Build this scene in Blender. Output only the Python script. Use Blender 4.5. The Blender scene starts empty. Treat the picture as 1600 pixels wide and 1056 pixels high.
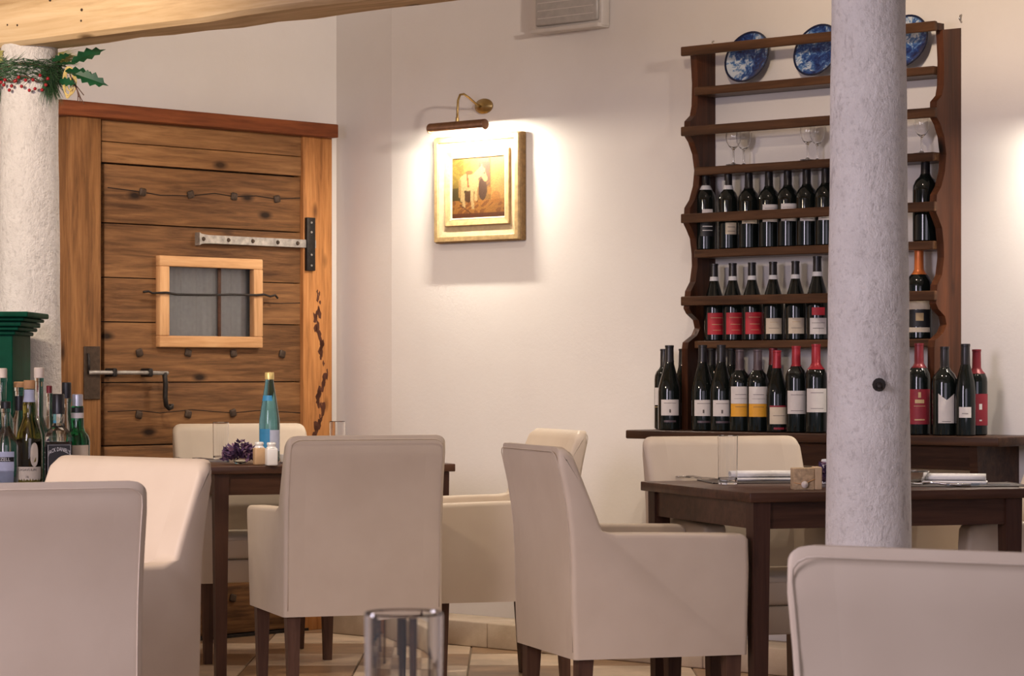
import bpy, bmesh, math, random
from mathutils import Vector, Matrix
random.seed(7)
R = math.radians
sc = bpy.context.scene
COL = sc.collection

# ------------------------------------------------------------------ camera
F, HZ, H = 4250.0, 578.0, 1.09          # focal length in px, horizon row, camera height
cd = bpy.data.cameras.new('camera'); cam = bpy.data.objects.new('camera', cd); COL.objects.link(cam)
cam.location = (0, 0, H); cam.rotation_euler = (R(90), 0, 0)
cd.sensor_width = 36.0; cd.sensor_fit = 'HORIZONTAL'
cd.lens = F / 1600 * 36.0
cd.shift_y = (HZ - 528) / 1600
cd.clip_end = 100
cd.dof.use_dof = True; cd.dof.focus_distance = 9.0; cd.dof.aperture_fstop = 22.0
sc.camera = cam

# ------------------------------------------------------------------ world, lights, exposure
sc.view_settings.view_transform = 'Standard'
sc.view_settings.look = 'None'
sc.view_settings.gamma = 1.0
sc.view_settings.use_curve_mapping = False
sc.view_settings.exposure = 0.0
sc.cycles.use_denoising = True
sc.cycles.max_bounces = 10
sc.cycles.transmission_bounces = 10
sc.cycles.sample_clamp_indirect = 4.0
w = bpy.data.worlds.new('world'); sc.world = w; w.use_nodes = True
w.node_tree.nodes['Background'].inputs[0].default_value = (0.80, 0.86, 1.0, 1)
w.node_tree.nodes['Background'].inputs[1].default_value = 0.26

def light(name, kind, loc, energy, color, size=0.2, target=None, size_y=None, spot=None, blend=0.6):
    ld = bpy.data.lights.new(name, kind); ld.energy = energy; ld.color = color
    if kind == 'AREA':
        ld.size = size
        if size_y: ld.shape = 'RECTANGLE'; ld.size_y = size_y
        else: ld.shape = 'DISK'
    else:
        ld.shadow_soft_size = size
    if spot: ld.spot_size = R(spot); ld.spot_blend = blend
    o = bpy.data.objects.new(name, ld); COL.objects.link(o); o.location = loc
    if target is not None:
        o.rotation_euler = (Vector(target) - Vector(loc)).to_track_quat('-Z', 'Y').to_euler()
    return o
WARM = (1.0, 0.85, 0.71)
# added fill lights, daylight assumed behind and left of the camera, no windows built
light('assumed_daylight_fill_rear', 'AREA', (1.2, -2.8, 2.0), 75, (0.92, 0.83, 1.0), 4.6, (-0.2, 7, 0.9), 1.8)
light('assumed_daylight_fill_left', 'AREA', (-2.8, 3.2, 2.0), 112, (0.95, 0.84, 1.0), 1.3, (0.0, 5.4, 0.8), 1.5)
# assumed ceiling lamps of the dining room, none in view, then two added wall fills
light('assumed_spot_near_door', 'SPOT', (-0.85, 9.35, 2.85), 88, WARM, 0.06, (-1.0, 10.1, 0), None, 105, 0.9)
light('assumed_spot_middle', 'SPOT', (0.5, 8.2, 2.85), 56, WARM, 0.06, (0.55, 9.0, 0), None, 105, 0.9)
light('assumed_spot_shelf', 'SPOT', (1.75, 7.8, 2.85), 38, WARM, 0.06, (1.75, 8.0, 0), None, 105, 0.9)
light('assumed_spot_bar', 'SPOT', (-2.4, 6.9, 2.30), 190, (1.0, 0.80, 0.58), 0.08, (-1.6, 9.1, 1.85), None, 70, 0.8)
light('assumed_spot_front', 'SPOT', (-2.2, 5.0, 2.85), 190, (1, .76, .50), 0.08, (-1.2, 6.3, 0.6), None, 60, 0.9)
light('added_fill_door_wall', 'SPOT', (1.9, 6.3, 2.6), 480, (1.0, 0.85, 0.74), 0.1, (-1.25, 11.1, 2.35), None, 36, 1.0)  # unseen spot added to brighten the upper door wall, coned above the chairs
light('added_fill_rack_wall', 'SPOT', (0.2, 6.5, 2.7), 270, (1.0, 0.78, 0.58), 0.1, (1.55, 9.4, 2.5), None, 48, 1.0)  # added fill that lifts the upper wall around the rack, no fixture

# ------------------------------------------------------------------ frames of reference
def fpt(px, py, z):                       # the point at height z seen at a photo pixel
    D = (H - z) * F / (py - HZ)
    return Vector(((px - 800) / F * D, D, z))
PHI = math.atan2(4250, 4600)              # back wall turns right and nearer
PSI = math.atan2(4250, 3920)              # door wall turns right and farther
RX, RY = Vector((math.cos(PHI), -math.sin(PHI))), Vector((math.sin(PHI), math.cos(PHI)))
LX, LY = Vector((math.cos(PSI), math.sin(PSI))), Vector((-math.sin(PSI), math.cos(PSI)))
_a = fpt(370, 992, 0)
_k = (515 - 800) / F
_t = (_k * _a.y - _a.x) / (LX.x - _k * LX.y)
C0 = Vector((_a.x, _a.y)) + LX * _t        # room corner on the floor
def on_wall(px, py, xa, ya, off=0.0):      # local (x along wall, z) on a plane off metres before the wall
    rx, rz = (px - 800) / F, -(py - HZ) / F
    t = (-off + C0.dot(ya)) / (Vector((rx, 1)).dot(ya))
    return (Vector((rx * t, t)) - C0).dot(xa), H + rz * t
def onR(px, py, off=0.0): return on_wall(px, py, RX, RY, off)
def onL(px, py, off=0.0): return on_wall(px, py, LX, LY, off)

# ------------------------------------------------------------------ materials
MATS = {}
def newmat(name):
    m = bpy.data.materials.new(name); m.use_nodes = True
    nt = m.node_tree; b = nt.nodes['Principled BSDF']
    return m, nt, b
def node(nt, t, **kw):
    n = nt.nodes.new(t)
    for k, v in kw.items(): setattr(n, k, v)
    return n
def coords(nt, scale=(1, 1, 1), rnd=True):
    tc = node(nt, 'ShaderNodeTexCoord'); mp = node(nt, 'ShaderNodeMapping')
    mp.inputs['Scale'].default_value = scale
    if rnd:
        oi = node(nt, 'ShaderNodeObjectInfo'); ml = node(nt, 'ShaderNodeMath', operation='MULTIPLY')
        ml.inputs[1].default_value = 23.0
        nt.links.new(oi.outputs['Random'], ml.inputs[0])
        ad = node(nt, 'ShaderNodeVectorMath', operation='ADD')
        nt.links.new(tc.outputs['Object'], ad.inputs[0]); nt.links.new(ml.outputs[0], ad.inputs[1])
        nt.links.new(ad.outputs[0], mp.inputs['Vector'])
    else:
        nt.links.new(tc.outputs['Object'], mp.inputs['Vector'])
    return mp.outputs['Vector']
def ramp(nt, fac, stops):
    r = node(nt, 'ShaderNodeValToRGB'); nt.links.new(fac, r.inputs[0])
    e = r.color_ramp.elements
    while len(e) < len(stops): e.new(0.5)
    for i, (p, c) in enumerate(stops): e[i].position = p; e[i].color = (*c, 1)
    return r.outputs[0]
def noise(nt, vec, scale, detail=4, rough=0.6, dist=0.0):
    n = node(nt, 'ShaderNodeTexNoise'); n.inputs['Scale'].default_value = scale
    n.inputs['Detail'].default_value = detail; n.inputs['Roughness'].default_value = rough
    n.inputs['Distortion'].default_value = dist
    nt.links.new(vec, n.inputs['Vector']); return n.outputs['Fac']
def mixc(nt, fac, a, b, mode='MIX'):
    n = node(nt, 'ShaderNodeMix', data_type='RGBA', blend_type=mode)
    if isinstance(fac, float): n.inputs[0].default_value = fac
    else: nt.links.new(fac, n.inputs[0])
    for s, v in ((6, a), (7, b)):
        if isinstance(v, tuple): n.inputs[s].default_value = (*v, 1)
        else: nt.links.new(v, n.inputs[s])
    return n.outputs[2]
def bump(nt, b, h, strength=0.3, dist=0.01):
    n = node(nt, 'ShaderNodeBump'); n.inputs['Strength'].default_value = strength
    n.inputs['Distance'].default_value = dist
    nt.links.new(h, n.inputs['Height']); nt.links.new(n.outputs[0], b.inputs['Normal'])
def plain(name, col, rough=0.5, metal=0.0, var=0.08, nscale=30.0, bmp=0.0, spec=0.5, coat=0.0):
    if name in MATS: return MATS[name]
    m, nt, b = newmat(name)
    v = coords(nt)
    n = noise(nt, v, nscale)
    lo = tuple(c * (1 - var) for c in col); hi = tuple(min(1, c * (1 + var)) for c in col)
    nt.links.new(ramp(nt, n, [(0.3, lo), (0.7, hi)]), b.inputs['Base Color'])
    b.inputs['Roughness'].default_value = rough; b.inputs['Metallic'].default_value = metal
    b.inputs['Specular IOR Level'].default_value = spec
    b.inputs['Coat Weight'].default_value = coat
    if bmp: bump(nt, b, n, bmp, 0.004)
    MATS[name] = m; return m
def wood(name, dark, mid, lite, axis=0, rough=0.65, grain=55.0, knots=True, bmp=0.25):
    if name in MATS: return MATS[name]
    m, nt, b = newmat(name)
    s = [1.0, 1.0, 1.0]; s[axis] = 0.07
    v = coords(nt, tuple(s))
    n1 = noise(nt, v, grain, 6, 0.65, 0.4)
    n2 = noise(nt, v, 9.0, 3, 0.6, 0.8)
    c = ramp(nt, n1, [(0.36, dark), (0.5, mid), (0.66, lite)])
    c2 = ramp(nt, n2, [(0.35, tuple(x * .62 for x in mid)), (0.65, lite)])
    c = mixc(nt, 0.45, c, c2)
    if knots:
        s2 = [1.0, 1.0, 1.0]; s2[axis] = 0.45
        vo = node(nt, 'ShaderNodeTexVoronoi'); vo.inputs['Scale'].default_value = 7.5
        nt.links.new(coords(nt, tuple(s2)), vo.inputs['Vector'])
        k = ramp(nt, vo.outputs['Distance'], [(0.06, (1, 1, 1)), (0.17, (0, 0, 0))])
        c = mixc(nt, k, c, tuple(x * .45 for x in dark))
    nt.links.new(c, b.inputs['Base Color'])
    b.inputs['Roughness'].default_value = rough; b.inputs['Specular IOR Level'].default_value = 0.25
    bump(nt, b, n1, bmp, 0.004)
    MATS[name] = m; return m
def glassm(name, col=(1, 1, 1), rough=0.0, ior=1.45):
    m, nt, b = newmat(name)
    b.inputs['Base Color'].default_value = (*col, 1); b.inputs['Roughness'].default_value = rough
    b.inputs['Transmission Weight'].default_value = 1.0; b.inputs['IOR'].default_value = ior
    n = noise(nt, coords(nt), 14.0, 2); bump(nt, b, n, 0.04, 0.002)
    return m
def emis(name, col, s):
    m, nt, b = newmat(name)
    b.inputs['Base Color'].default_value = (*col, 1)
    b.inputs['Emission Color'].default_value = (*col, 1); b.inputs['Emission Strength'].default_value = s
    return m

def plaster(name, col, lo, sc1=3.0, bm=0.15, fine=60.0):
    m, nt, b = newmat(name); v = coords(nt, rnd=False)
    n = noise(nt, v, sc1, 5, 0.6); n2 = noise(nt, v, fine, 4, 0.7)
    nt.links.new(ramp(nt, n, [(0.3, lo), (0.7, col)]), b.inputs['Base Color'])
    b.inputs['Roughness'].default_value = 0.85; b.inputs['Specular IOR Level'].default_value = 0.2
    bump(nt, b, n2, bm, 0.004); return m
M_wall = plaster('wall_plaster', (0.80, 0.765, 0.725), (0.765, 0.725, 0.685))
M_ceil = plaster('ceiling_plaster', (0.78, 0.72, 0.64), (0.72, 0.66, 0.58))
def stone_mat(name):
    m, nt, b = newmat(name); v = coords(nt, rnd=False)
    n = noise(nt, v, 6.0, 6, 0.7); n2 = noise(nt, v, 55.0, 5, 0.75)
    vs = coords(nt, (1, 1, .35), rnd=False); n3 = noise(nt, vs, 16.0, 5, 0.75, 0.6)
    c = ramp(nt, n, [(0.3, (0.72, 0.685, 0.65)), (0.7, (0.88, 0.85, 0.81))])
    spots = ramp(nt, n3, [(0.27, (1, 1, 1)), (0.39, (0, 0, 0))])
    c = mixc(nt, spots, c, (0.40, 0.36, 0.34))
    speck = ramp(nt, n2, [(0.36, (1, 1, 1)), (0.47, (0, 0, 0))]); sk = node(nt, 'ShaderNodeMath', operation='MULTIPLY'); sk.inputs[1].default_value = .35
    nt.links.new(speck, sk.inputs[0]); c = mixc(nt, sk.outputs[0], c, (0.40, 0.37, 0.34))
    nt.links.new(c, b.inputs['Base Color']); b.inputs['Roughness'].default_value = 0.9
    mx = node(nt, 'ShaderNodeMath', operation='ADD'); nt.links.new(n2, mx.inputs[0]); nt.links.new(n3, mx.inputs[1])
    bump(nt, b, mx.outputs[0], 0.65, 0.016); return m
M_stone = stone_mat('rough_column_stone')
M_step = plaster('step_stone', (0.56, 0.46, 0.36), (0.44, 0.35, 0.26), 8.0, 0.4, 40.0)
M_tile_l = plain('tile_light', (0.60, 0.46, 0.33), 0.38, var=0.16, nscale=9)
M_tile_d = plain('tile_dark', (0.30, 0.185, 0.105), 0.38, var=0.22, nscale=9)
M_grout = plain('grout', (0.22, 0.16, 0.11), 0.9)
M_plank = wood('old_plank', (0.040, 0.017, 0.007), (0.155, 0.070, 0.026), (0.29, 0.142, 0.056), 0)
M_plank_l = wood('transom_plank', (0.11, 0.047, 0.017), (0.26, 0.122, 0.045), (0.40, 0.205, 0.082), 0)
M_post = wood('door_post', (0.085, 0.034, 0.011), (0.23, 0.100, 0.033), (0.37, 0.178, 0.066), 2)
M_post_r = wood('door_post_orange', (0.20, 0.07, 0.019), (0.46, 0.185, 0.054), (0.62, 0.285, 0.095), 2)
M_header = wood('door_header', (0.080, 0.018, 0.006), (0.18, 0.046, 0.013), (0.27, 0.08, 0.025), 0, knots=False)
M_winwood = wood('door_window_wood', (0.48, 0.23, 0.09), (0.64, 0.34, 0.15), (0.74, 0.44, 0.22), 0)
M_winwood_v = wood('door_window_wood_upright', (0.48, 0.23, 0.09), (0.64, 0.34, 0.15), (0.74, 0.44, 0.22), 2)
M_beam = wood('beam_wood', (0.42, 0.25, 0.11), (0.66, 0.45, 0.23), (0.80, 0.60, 0.36), 0, 0.8, 30, bmp=0.5)
M_rack = wood('rack_wood', (0.014, 0.006, 0.0035), (0.05, 0.018, 0.009), (0.12, 0.040, 0.016), 2, 0.36, 25)
M_rail = wood('rack_rail_wood', (0.020, 0.009, 0.005), (0.068, 0.030, 0.014), (0.13, 0.062, 0.029), 0, 0.42, 40, knots=False)
M_ledge = wood('ledge_wood', (0.013, 0.006, 0.004), (0.034, 0.015, 0.009), (0.075, 0.034, 0.018), 0, 0.4, 40, knots=False)
M_table = wood('table_wood', (0.026, 0.011, 0.006), (0.060, 0.026, 0.015), (0.095, 0.043, 0.025), 0, 0.33, 40, knots=False, bmp=0.06)
M_table_v = wood('table_leg_wood', (0.022, 0.009, 0.006), (0.048, 0.021, 0.014), (0.075, 0.034, 0.022), 2, 0.4, 40, knots=False, bmp=0.06)
M_cleg = wood('chair_leg_wood', (0.045, 0.02, 0.013), (0.085, 0.042, 0.027), (0.12, 0.062, 0.04), 2, 0.45, 40, knots=False, bmp=0.06)
def leather_mat():
    m, nt, b = newmat('cream_leather'); v = coords(nt)
    n = noise(nt, v, 5.0, 3); n2 = noise(nt, v, 220.0, 3)
    nt.links.new(ramp(nt, n, [(0.3, (0.57, 0.475, 0.370)), (0.7, (0.62, 0.525, 0.415))]), b.inputs['Base Color'])
    b.inputs['Roughness'].default_value = 0.48; b.inputs['Specular IOR Level'].default_value = 0.28
    bump(nt, b, n2, 0.06, 0.002); return m
M_leather = leather_mat()
M_pipe = plain('leather_piping', (0.56, 0.47, 0.37), 0.5)
M_iron = plain('black_iron', (0.035, 0.03, 0.028), 0.5, 0.7, 0.3, 60, 0.3)
M_nail = plain('rusty_nail', (0.07, 0.045, 0.03), 0.6, 0.5, 0.3, 60, 0.4)
M_strap = plain('grey_iron', (0.42, 0.39, 0.36), 0.5, 0.6, 0.35, 40, 0.4)
M_brass = plain('aged_brass', (0.38, 0.26, 0.10), 0.3, 0.9, 0.2, 40)
M_bronze = plain('brown_bronze', (0.16, 0.075, 0.035), 0.35, 0.6, 0.2, 40)
M_gold = plain('gilt_frame', (0.46, 0.32, 0.15), 0.4, 0.25, 0.22, 45, 0.35)
M_gilt_l = plain('pale_gilt', (0.52, 0.40, 0.24), 0.45, 0.1, 0.12, 45, 0.2)
M_gilt_d = plain('dark_gilt', (0.24, 0.14, 0.05), 0.45, 0.3, 0.3, 45, 0.3)
M_white = plain('white_plastic', (0.60, 0.555, 0.51), 0.45, var=0.05)
M_ceramic = plain('white_ceramic', (0.80, 0.79, 0.78), 0.18, var=0.02)
M_linen = plain('white_linen', (0.80, 0.78, 0.76), 0.85, var=0.04, nscale=80, bmp=0.2)
M_steel = plain('steel', (0.55, 0.54, 0.53), 0.18, 1.0, 0.05)
M_mat = plain('dark_placemat', (0.035, 0.022, 0.017), 0.5, var=0.2, nscale=90)
M_green = plain('green_paint', (0.001, 0.048, 0.027), 0.62, var=0.25, nscale=12, bmp=0.15, spec=0.1)
M_wine = plain('dark_wine_glass', (0.006, 0.008, 0.007), 0.06, var=0.2, spec=0.42)
M_black = plain('black_cap', (0.012, 0.011, 0.012), 0.35)
M_capblk = plain('black_capsule', (0.016, 0.014, 0.016), 0.32, 0.2)
M_capgrey = plain('mauve_capsule', (0.085, 0.06, 0.07), 0.4, 0.2)
M_capred = plain('red_capsule', (0.33, 0.018, 0.03), 0.36, 0.2)
M_capwine = plain('wine_red_capsule', (0.16, 0.012, 0.02), 0.36, 0.2)
M_caporg = plain('orange_capsule', (0.72, 0.20, 0.05), 0.35, 0.3)
M_band = plain('paper_strip', (0.62, 0.62, 0.64), 0.6)
M_lab = plain('paper_white', (0.66, 0.62, 0.60), 0.7, var=0.05)
M_labc = plain('paper_cream', (0.66, 0.57, 0.44), 0.7, var=0.07)
M_labr = plain('paper_red', (0.50, 0.022, 0.035), 0.55, var=0.1)
M_labw = plain('paper_wine_red', (0.26, 0.016, 0.03), 0.55, var=0.1)
M_laby = plain('paper_yellow', (0.75, 0.36, 0.03), 0.6, var=0.06)
M_labk = plain('paper_black', (0.012, 0.012, 0.013), 0.5)
M_labb = plain('paper_blue', (0.03, 0.23, 0.46), 0.5, var=0.1)
M_labgy = plain('paper_bluegrey', (0.48, 0.52, 0.66), 0.6, var=0.08)
M_ink = plain('ink', (0.10, 0.085, 0.08), 0.7)
M_inkg = plain('gold_ink', (0.55, 0.40, 0.2), 0.5)
M_inkw = plain('white_ink', (0.75, 0.74, 0.72), 0.6)
M_cork = plain('cork', (0.55, 0.30, 0.13), 0.7, var=0.15)
M_corkp = plain('pale_stopper', (0.72, 0.62, 0.54), 0.6)
M_holly = plain('holly_green', (0.010, 0.075, 0.028), 0.3, var=0.35, nscale=20)
M_needle = plain('pine_green', (0.035, 0.095, 0.035), 0.6, var=0.4, nscale=15)
M_needle_y = plain('dry_needle', (0.35, 0.33, 0.10), 0.6, var=0.3, nscale=15)
M_twig = plain('twig_brown', (0.14, 0.07, 0.045), 0.8)
M_berry = plain('red_berry', (0.36, 0.012, 0.02), 0.25)
M_raffia = plain('yellow_raffia', (0.72, 0.55, 0.20), 0.7, var=0.15)
M_petal = plain('purple_petal', (0.075, 0.035, 0.10), 0.7, var=0.6, nscale=40)
M_petal2 = plain('mauve_petal', (0.20, 0.10, 0.17), 0.7, var=0.3, nscale=40)
M_curtain = plain('grey_net_curtain', (0.30, 0.31, 0.32), 0.9, var=0.08, nscale=60)
M_box = plain('burlap_block', (0.50, 0.35, 0.20), 0.8, var=0.3, nscale=90, bmp=0.5)
M_glass = glassm('clear_glass')
M_gclear = glassm('clear_bottle_glass', (0.93, 0.95, 0.93))
M_golive = glassm('olive_glass', (0.36, 0.33, 0.06))
M_ggreen = glassm('green_glass', (0.02, 0.42, 0.17))
M_gblue = glassm('blue_glass', (0.16, 0.42, 0.52))
M_whisky = plain('dark_whisky', (0.02, 0.012, 0.008), 0.08, coat=0.3)

# ------------------------------------------------------------------ builders
def link(o, parent=None):
    COL.objects.link(o)
    if parent is not None: o.parent = parent
    return o
def tag(o, label=None, cat=None, group=None, kind=None):
    if label: o['label'] = label
    if cat: o['category'] = cat
    if group: o['group'] = group
    if kind: o['kind'] = kind
    return o
def thing(name, label, cat, loc=(0, 0, 0), rz=0.0, group=None, kind=None):
    o = bpy.data.objects.new(name, None); o.empty_display_size = 0.05
    link(o); o.location = loc; o.rotation_euler = (0, 0, rz)
    return tag(o, label, cat, group, kind)
def mesh_from(name, vs, fs, mat, smooth=False):
    me = bpy.data.meshes.new(name); me.from_pydata([tuple(v) for v in vs], [], fs); me.update()
    if mat: me.materials.append(mat)
    if smooth:
        for p in me.polygons: p.use_smooth = True
    return me
def bm_mesh(name, bm, mat, smooth=False, normals=True):
    if normals: bmesh.ops.recalc_face_normals(bm, faces=bm.faces[:])
    me = bpy.data.meshes.new(name); bm.to_mesh(me); bm.free()
    if mat: me.materials.append(mat)
    if smooth:
        for p in me.polygons: p.use_smooth = True
    return me
def put(name, me, parent=None, loc=None, rot=None, scale=None):
    o = bpy.data.objects.new(name, me); link(o, parent)
    if loc is not None: o.location = loc
    if rot is not None: o.rotation_euler = rot
    if scale is not None: o.scale = scale
    return o
def box_mesh(name, size, mat, bev=0.0, seg=2, centre=(0, 0, 0), jitter=0.0):
    bm = bmesh.new(); bmesh.ops.create_cube(bm, size=1.0)
    for v in bm.verts:
        v.co = Vector((v.co.x * size[0], v.co.y * size[1], v.co.z * size[2])) + Vector(centre)
        if jitter: v.co += Vector([random.uniform(-jitter, jitter) for _ in range(3)])
    if bev: bmesh.ops.bevel(bm, geom=bm.edges[:], offset=bev, segments=seg, affect='EDGES', profile=0.5)
    return bm_mesh(name, bm, mat, bool(bev) and seg > 1)
def box(name, x0, x1, y0, y1, z0, z1, mat, parent=None, bev=0.0, seg=2, jitter=0.0):
    c = ((x0 + x1) / 2, (y0 + y1) / 2, (z0 + z1) / 2)
    return put(name, box_mesh(name, (abs(x1 - x0), abs(y1 - y0), abs(z1 - z0)), mat, bev, seg, jitter=jitter), parent, c)
def lathe_mesh(name, prof, mat, n=28, smooth=True, ang=None, sharp=40):
    vs, fs = [], []
    full = ang is None
    cols = n if full else n + 1
    for r, z in prof:
        for i in range(cols):
            a = (2 * math.pi * i / n) if full else ang[0] + (ang[1] - ang[0]) * i / n
            vs.append((r * math.cos(a), r * math.sin(a), z))
    m = len(prof)
    for j in range(m - 1):
        for i in range(n):
            i2 = (i + 1) % cols
            fs.append((j * cols + i, j * cols + i2, (j + 1) * cols + i2, (j + 1) * cols + i))
    me = mesh_from(name, vs, fs, mat)
    bm = bmesh.new(); bm.from_mesh(me)
    bmesh.ops.remove_doubles(bm, verts=bm.verts[:], dist=1e-6)
    bmesh.ops.dissolve_degenerate(bm, dist=1e-6, edges=bm.edges[:])
    if full: bmesh.ops.recalc_face_normals(bm, faces=bm.faces[:])
    bm.to_mesh(me); bm.free()
    if smooth:
        for p in me.polygons: p.use_smooth = True
        me.set_sharp_from_angle(angle=R(sharp))
    return me
def tube_mesh(name, pts, rad, mat, n=8, closed=False):
    pts = [Vector(p) for p in pts]; rads = rad if isinstance(rad, list) else [rad] * len(pts)
    vs, fs = [], []
    prev = None
    for i, p in enumerate(pts):
        if closed: t = pts[(i + 1) % len(pts)] - pts[i - 1]
        else: t = pts[min(i + 1, len(pts) - 1)] - pts[max(i - 1, 0)]
        t.normalize()
        if prev is None:
            up = Vector((0, 0, 1)) if abs(t.z) < 0.9 else Vector((1, 0, 0))
            a = t.cross(up).normalized()
        else:
            a = (prev - t * prev.dot(t)).normalized()
        prev = a; b = t.cross(a)
        for k in range(n):
            q = 2 * math.pi * k / n
            vs.append(p + (a * math.cos(q) + b * math.sin(q)) * rads[i])
    m = len(pts)
    for j in range(m if closed else m - 1):
        j2 = (j + 1) % m
        for k in range(n):
            k2 = (k + 1) % n
            fs.append((j * n + k, j * n + k2, j2 * n + k2, j2 * n + k))
    if not closed:
        fs.append(tuple(range(n - 1, -1, -1))); fs.append(tuple((m - 1) * n + k for k in range(n)))
    return mesh_from(name, vs, fs, mat, True)
def prism_mesh(name, poly, axis, lo, hi, mat, bev=0.0, seg=2):
    # poly in the two remaining axes (in order), extruded along axis
    bm = bmesh.new()
    def mk(p, t):
        c = [p[0], p[1]]; c.insert(axis, t); return bm.verts.new(c)
    A = [mk(p, lo) for p in poly]; B = [mk(p, hi) for p in poly]
    bm.faces.new(A); bm.faces.new(B[::-1])
    for i in range(len(poly)):
        j = (i + 1) % len(poly); bm.faces.new((A[i], A[j], B[j], B[i]))
    if bev: bmesh.ops.bevel(bm, geom=[e for e in bm.edges if e.calc_face_angle(0) > R(35) or True and e.calc_face_angle(0) > R(35)],
                            offset=bev, segments=seg, affect='EDGES', profile=0.5)
    return bm_mesh(name, bm, mat)
def text_mesh(name, s, size, mat, extrude=0.0):
    cu = bpy.data.curves.new(name, 'FONT'); cu.body = s; cu.size = size; cu.align_x = 'CENTER'; cu.align_y = 'CENTER'
    cu.extrude = extrude; cu.resolution_u = 2
    o = bpy.data.objects.new(name, cu); COL.objects.link(o)
    dg = bpy.context.evaluated_depsgraph_get()
    me = bpy.data.meshes.new_from_object(o.evaluated_get(dg))
    bpy.data.objects.remove(o); me.materials.clear(); me.materials.append(mat)
    return me

# ================================================================== the setting
def wall_quad(name, p0, p1, z0, z1, ydir, mat, th=0.15):
    p0, p1, yd = Vector(p0), Vector(p1), Vector(ydir)
    q = [p0, p1, p1 + yd * th, p0 + yd * th]
    vs = [(p.x, p.y, z) for z in (z0, z1) for p in q]
    fs = [(0, 1, 2, 3), (4, 5, 6, 7), (0, 1, 5, 4), (1, 2, 6, 5), (2, 3, 7, 6), (3, 0, 4, 7)]
    o = put(name, mesh_from(name, vs, fs, mat)); return o
ZC = 2.9
tag(wall_quad('wall_left', C0 - LX * 11, C0 + LX * 0.15, -0.1, ZC, LY, M_wall), 'white plastered wall around the old door', kind='structure')
# the back wall: a short strip beside the door, bent to catch less light as shading, then the long wall with the picture and the rack
s_bend = onR(612, 700)[0]
kink = C0 + RX * s_bend
cor = C0
tag(wall_quad('wall_back', kink, C0 + RX * 10, -0.1, ZC, RY, M_wall), 'white plastered wall with the picture and wine rack', kind='structure')
bend0 = C0 + RY * 0.05 - RX * 0.1
tag(wall_quad('wall_corner', bend0, kink, -0.1, ZC, RY, M_wall), 'narrow white wall strip between door and picture wall', kind='structure')
def quad_plane(name, x0, x1, y0, y1, z, th, mat):
    return put(name, box_mesh(name, (x1 - x0, y1 - y0, th), mat), None, ((x0 + x1) / 2, (y0 + y1) / 2, z))
fl = quad_plane('floor', -7, 7, -3, 13.2, -0.02, 0.03, M_grout)
tag(fl, 'checkered stone tile floor', kind='structure')
tag(quad_plane('ceiling', -7, 7, -3, 13.2, ZC + 0.05, 0.1, M_ceil), 'plain plastered ceiling', kind='structure')
# tiles, 41 cm, checkerboard
TS = 0.41
tile_l = box_mesh('tile', (TS - .006, TS - .006, 0.03), M_tile_l, 0.002, 1)
tile_d = box_mesh('tile', (TS - .006, TS - .006, 0.03), M_tile_d, 0.002, 1)
x_ref, y_ref = -0.16, 10.04
cells = []
for i in range(-9, 11):
    for j in range(-15, 6):
        cx, cy = x_ref + (i + .5) * TS, y_ref + (j + .5) * TS
        p = Vector((cx, cy))
        if (p - C0).dot(LY) > 0.25 or (p - C0).dot(RY) > 0.25: continue
        if abs(cx / cy) > 0.30: continue
        cells.append((cy, i, j, cx))
cells.sort(reverse=True)
for cy, i, j, cx in cells[:290]:
    o = put('tile', tile_l if (i + j) % 2 == 0 else tile_d, fl, (cx, cy, 0.02 - 0.015 + random.uniform(-.0008, .0006)))
    o.matrix_parent_inverse = Matrix.Identity(4)
    o.location.z = 0.02 - 0.015
# floor surface sits at z = 0 : tiles are children of floor (floor centre offset)
for o in fl.children:
    o.location = (o.location.x - fl.location.x, o.location.y - fl.location.y, 0.02 - 0.015 + random.uniform(-.0008, .0004))

# low stone step along the back wall
stp = thing('trim_1', 'low worn stone step along the foot of the back wall', None, (C0.x, C0.y, 0), -PHI, kind='structure')
xs = [0.18, 0.62, 1.12, 1.68, 2.2, 2.75, 3.3, 3.9]
for a, b in zip(xs[:-1], xs[1:]):
    box('stone_slab', a + .002, b - .002, -0.215, -0.002, 0.0, 0.10, M_step, stp, 0.006, 2)

# ------------------------------------------------------------------ ceiling beam on two columns
D2 = 7.0; D1 = 9.17
colL = Vector(((46 - 800) / F * D1, D1)); colR = Vector(((1357 - 800) / F * D2, D2))
bd = (colR - colL).normalized(); bang = math.atan2(bd.y, bd.x)
ZB = 2.18
beam = thing('ceiling_beam', 'rough pale timber beam resting on the holly-trimmed column', 'beam', (colL.x, colL.y, ZB), bang)
def beam_mesh():
    vs, fs = [], []
    N = 40
    for i in range(N + 1):
        x = -1.6 + 6.4 * i / N
        k = min(1, max(0, (x + 0.1) / 2.0))
        j = [random.uniform(-.004, .004) for _ in range(6)]
        near, far = -0.10, 0.09
        zn = -0.006 + 0.012 * k + j[0]
        vs += [(x, near, zn + .012), (x, near + .02, zn - .002), (x, far - .02, -0.004 + j[1]), (x, far, 0.01 + j[2]), (x, far, 0.30), (x, near, 0.30)]
    for i in range(N):
        for k in range(6):
            fs.append((i * 6 + k, i * 6 + (k + 1) % 6, (i + 1) * 6 + (k + 1) % 6, (i + 1) * 6 + k))
    fs.append(tuple(range(5, -1, -1))); fs.append(tuple(N * 6 + k for k in range(6)))
    return mesh_from('timber', vs, fs, M_beam)
put('timber', beam_mesh(), beam)
hole = lathe_mesh('worm_hole', [(0, 0), (0.006, 0), (0.006, .002), (0, .002)], M_nail, 8)
for k in range(14):
    put('worm_hole', hole, beam, (random.uniform(-.25, 1.6), -0.1005, random.uniform(.03, .2)), (R(90), 0, 0), (random.uniform(.5, 1),) * 3)

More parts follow.
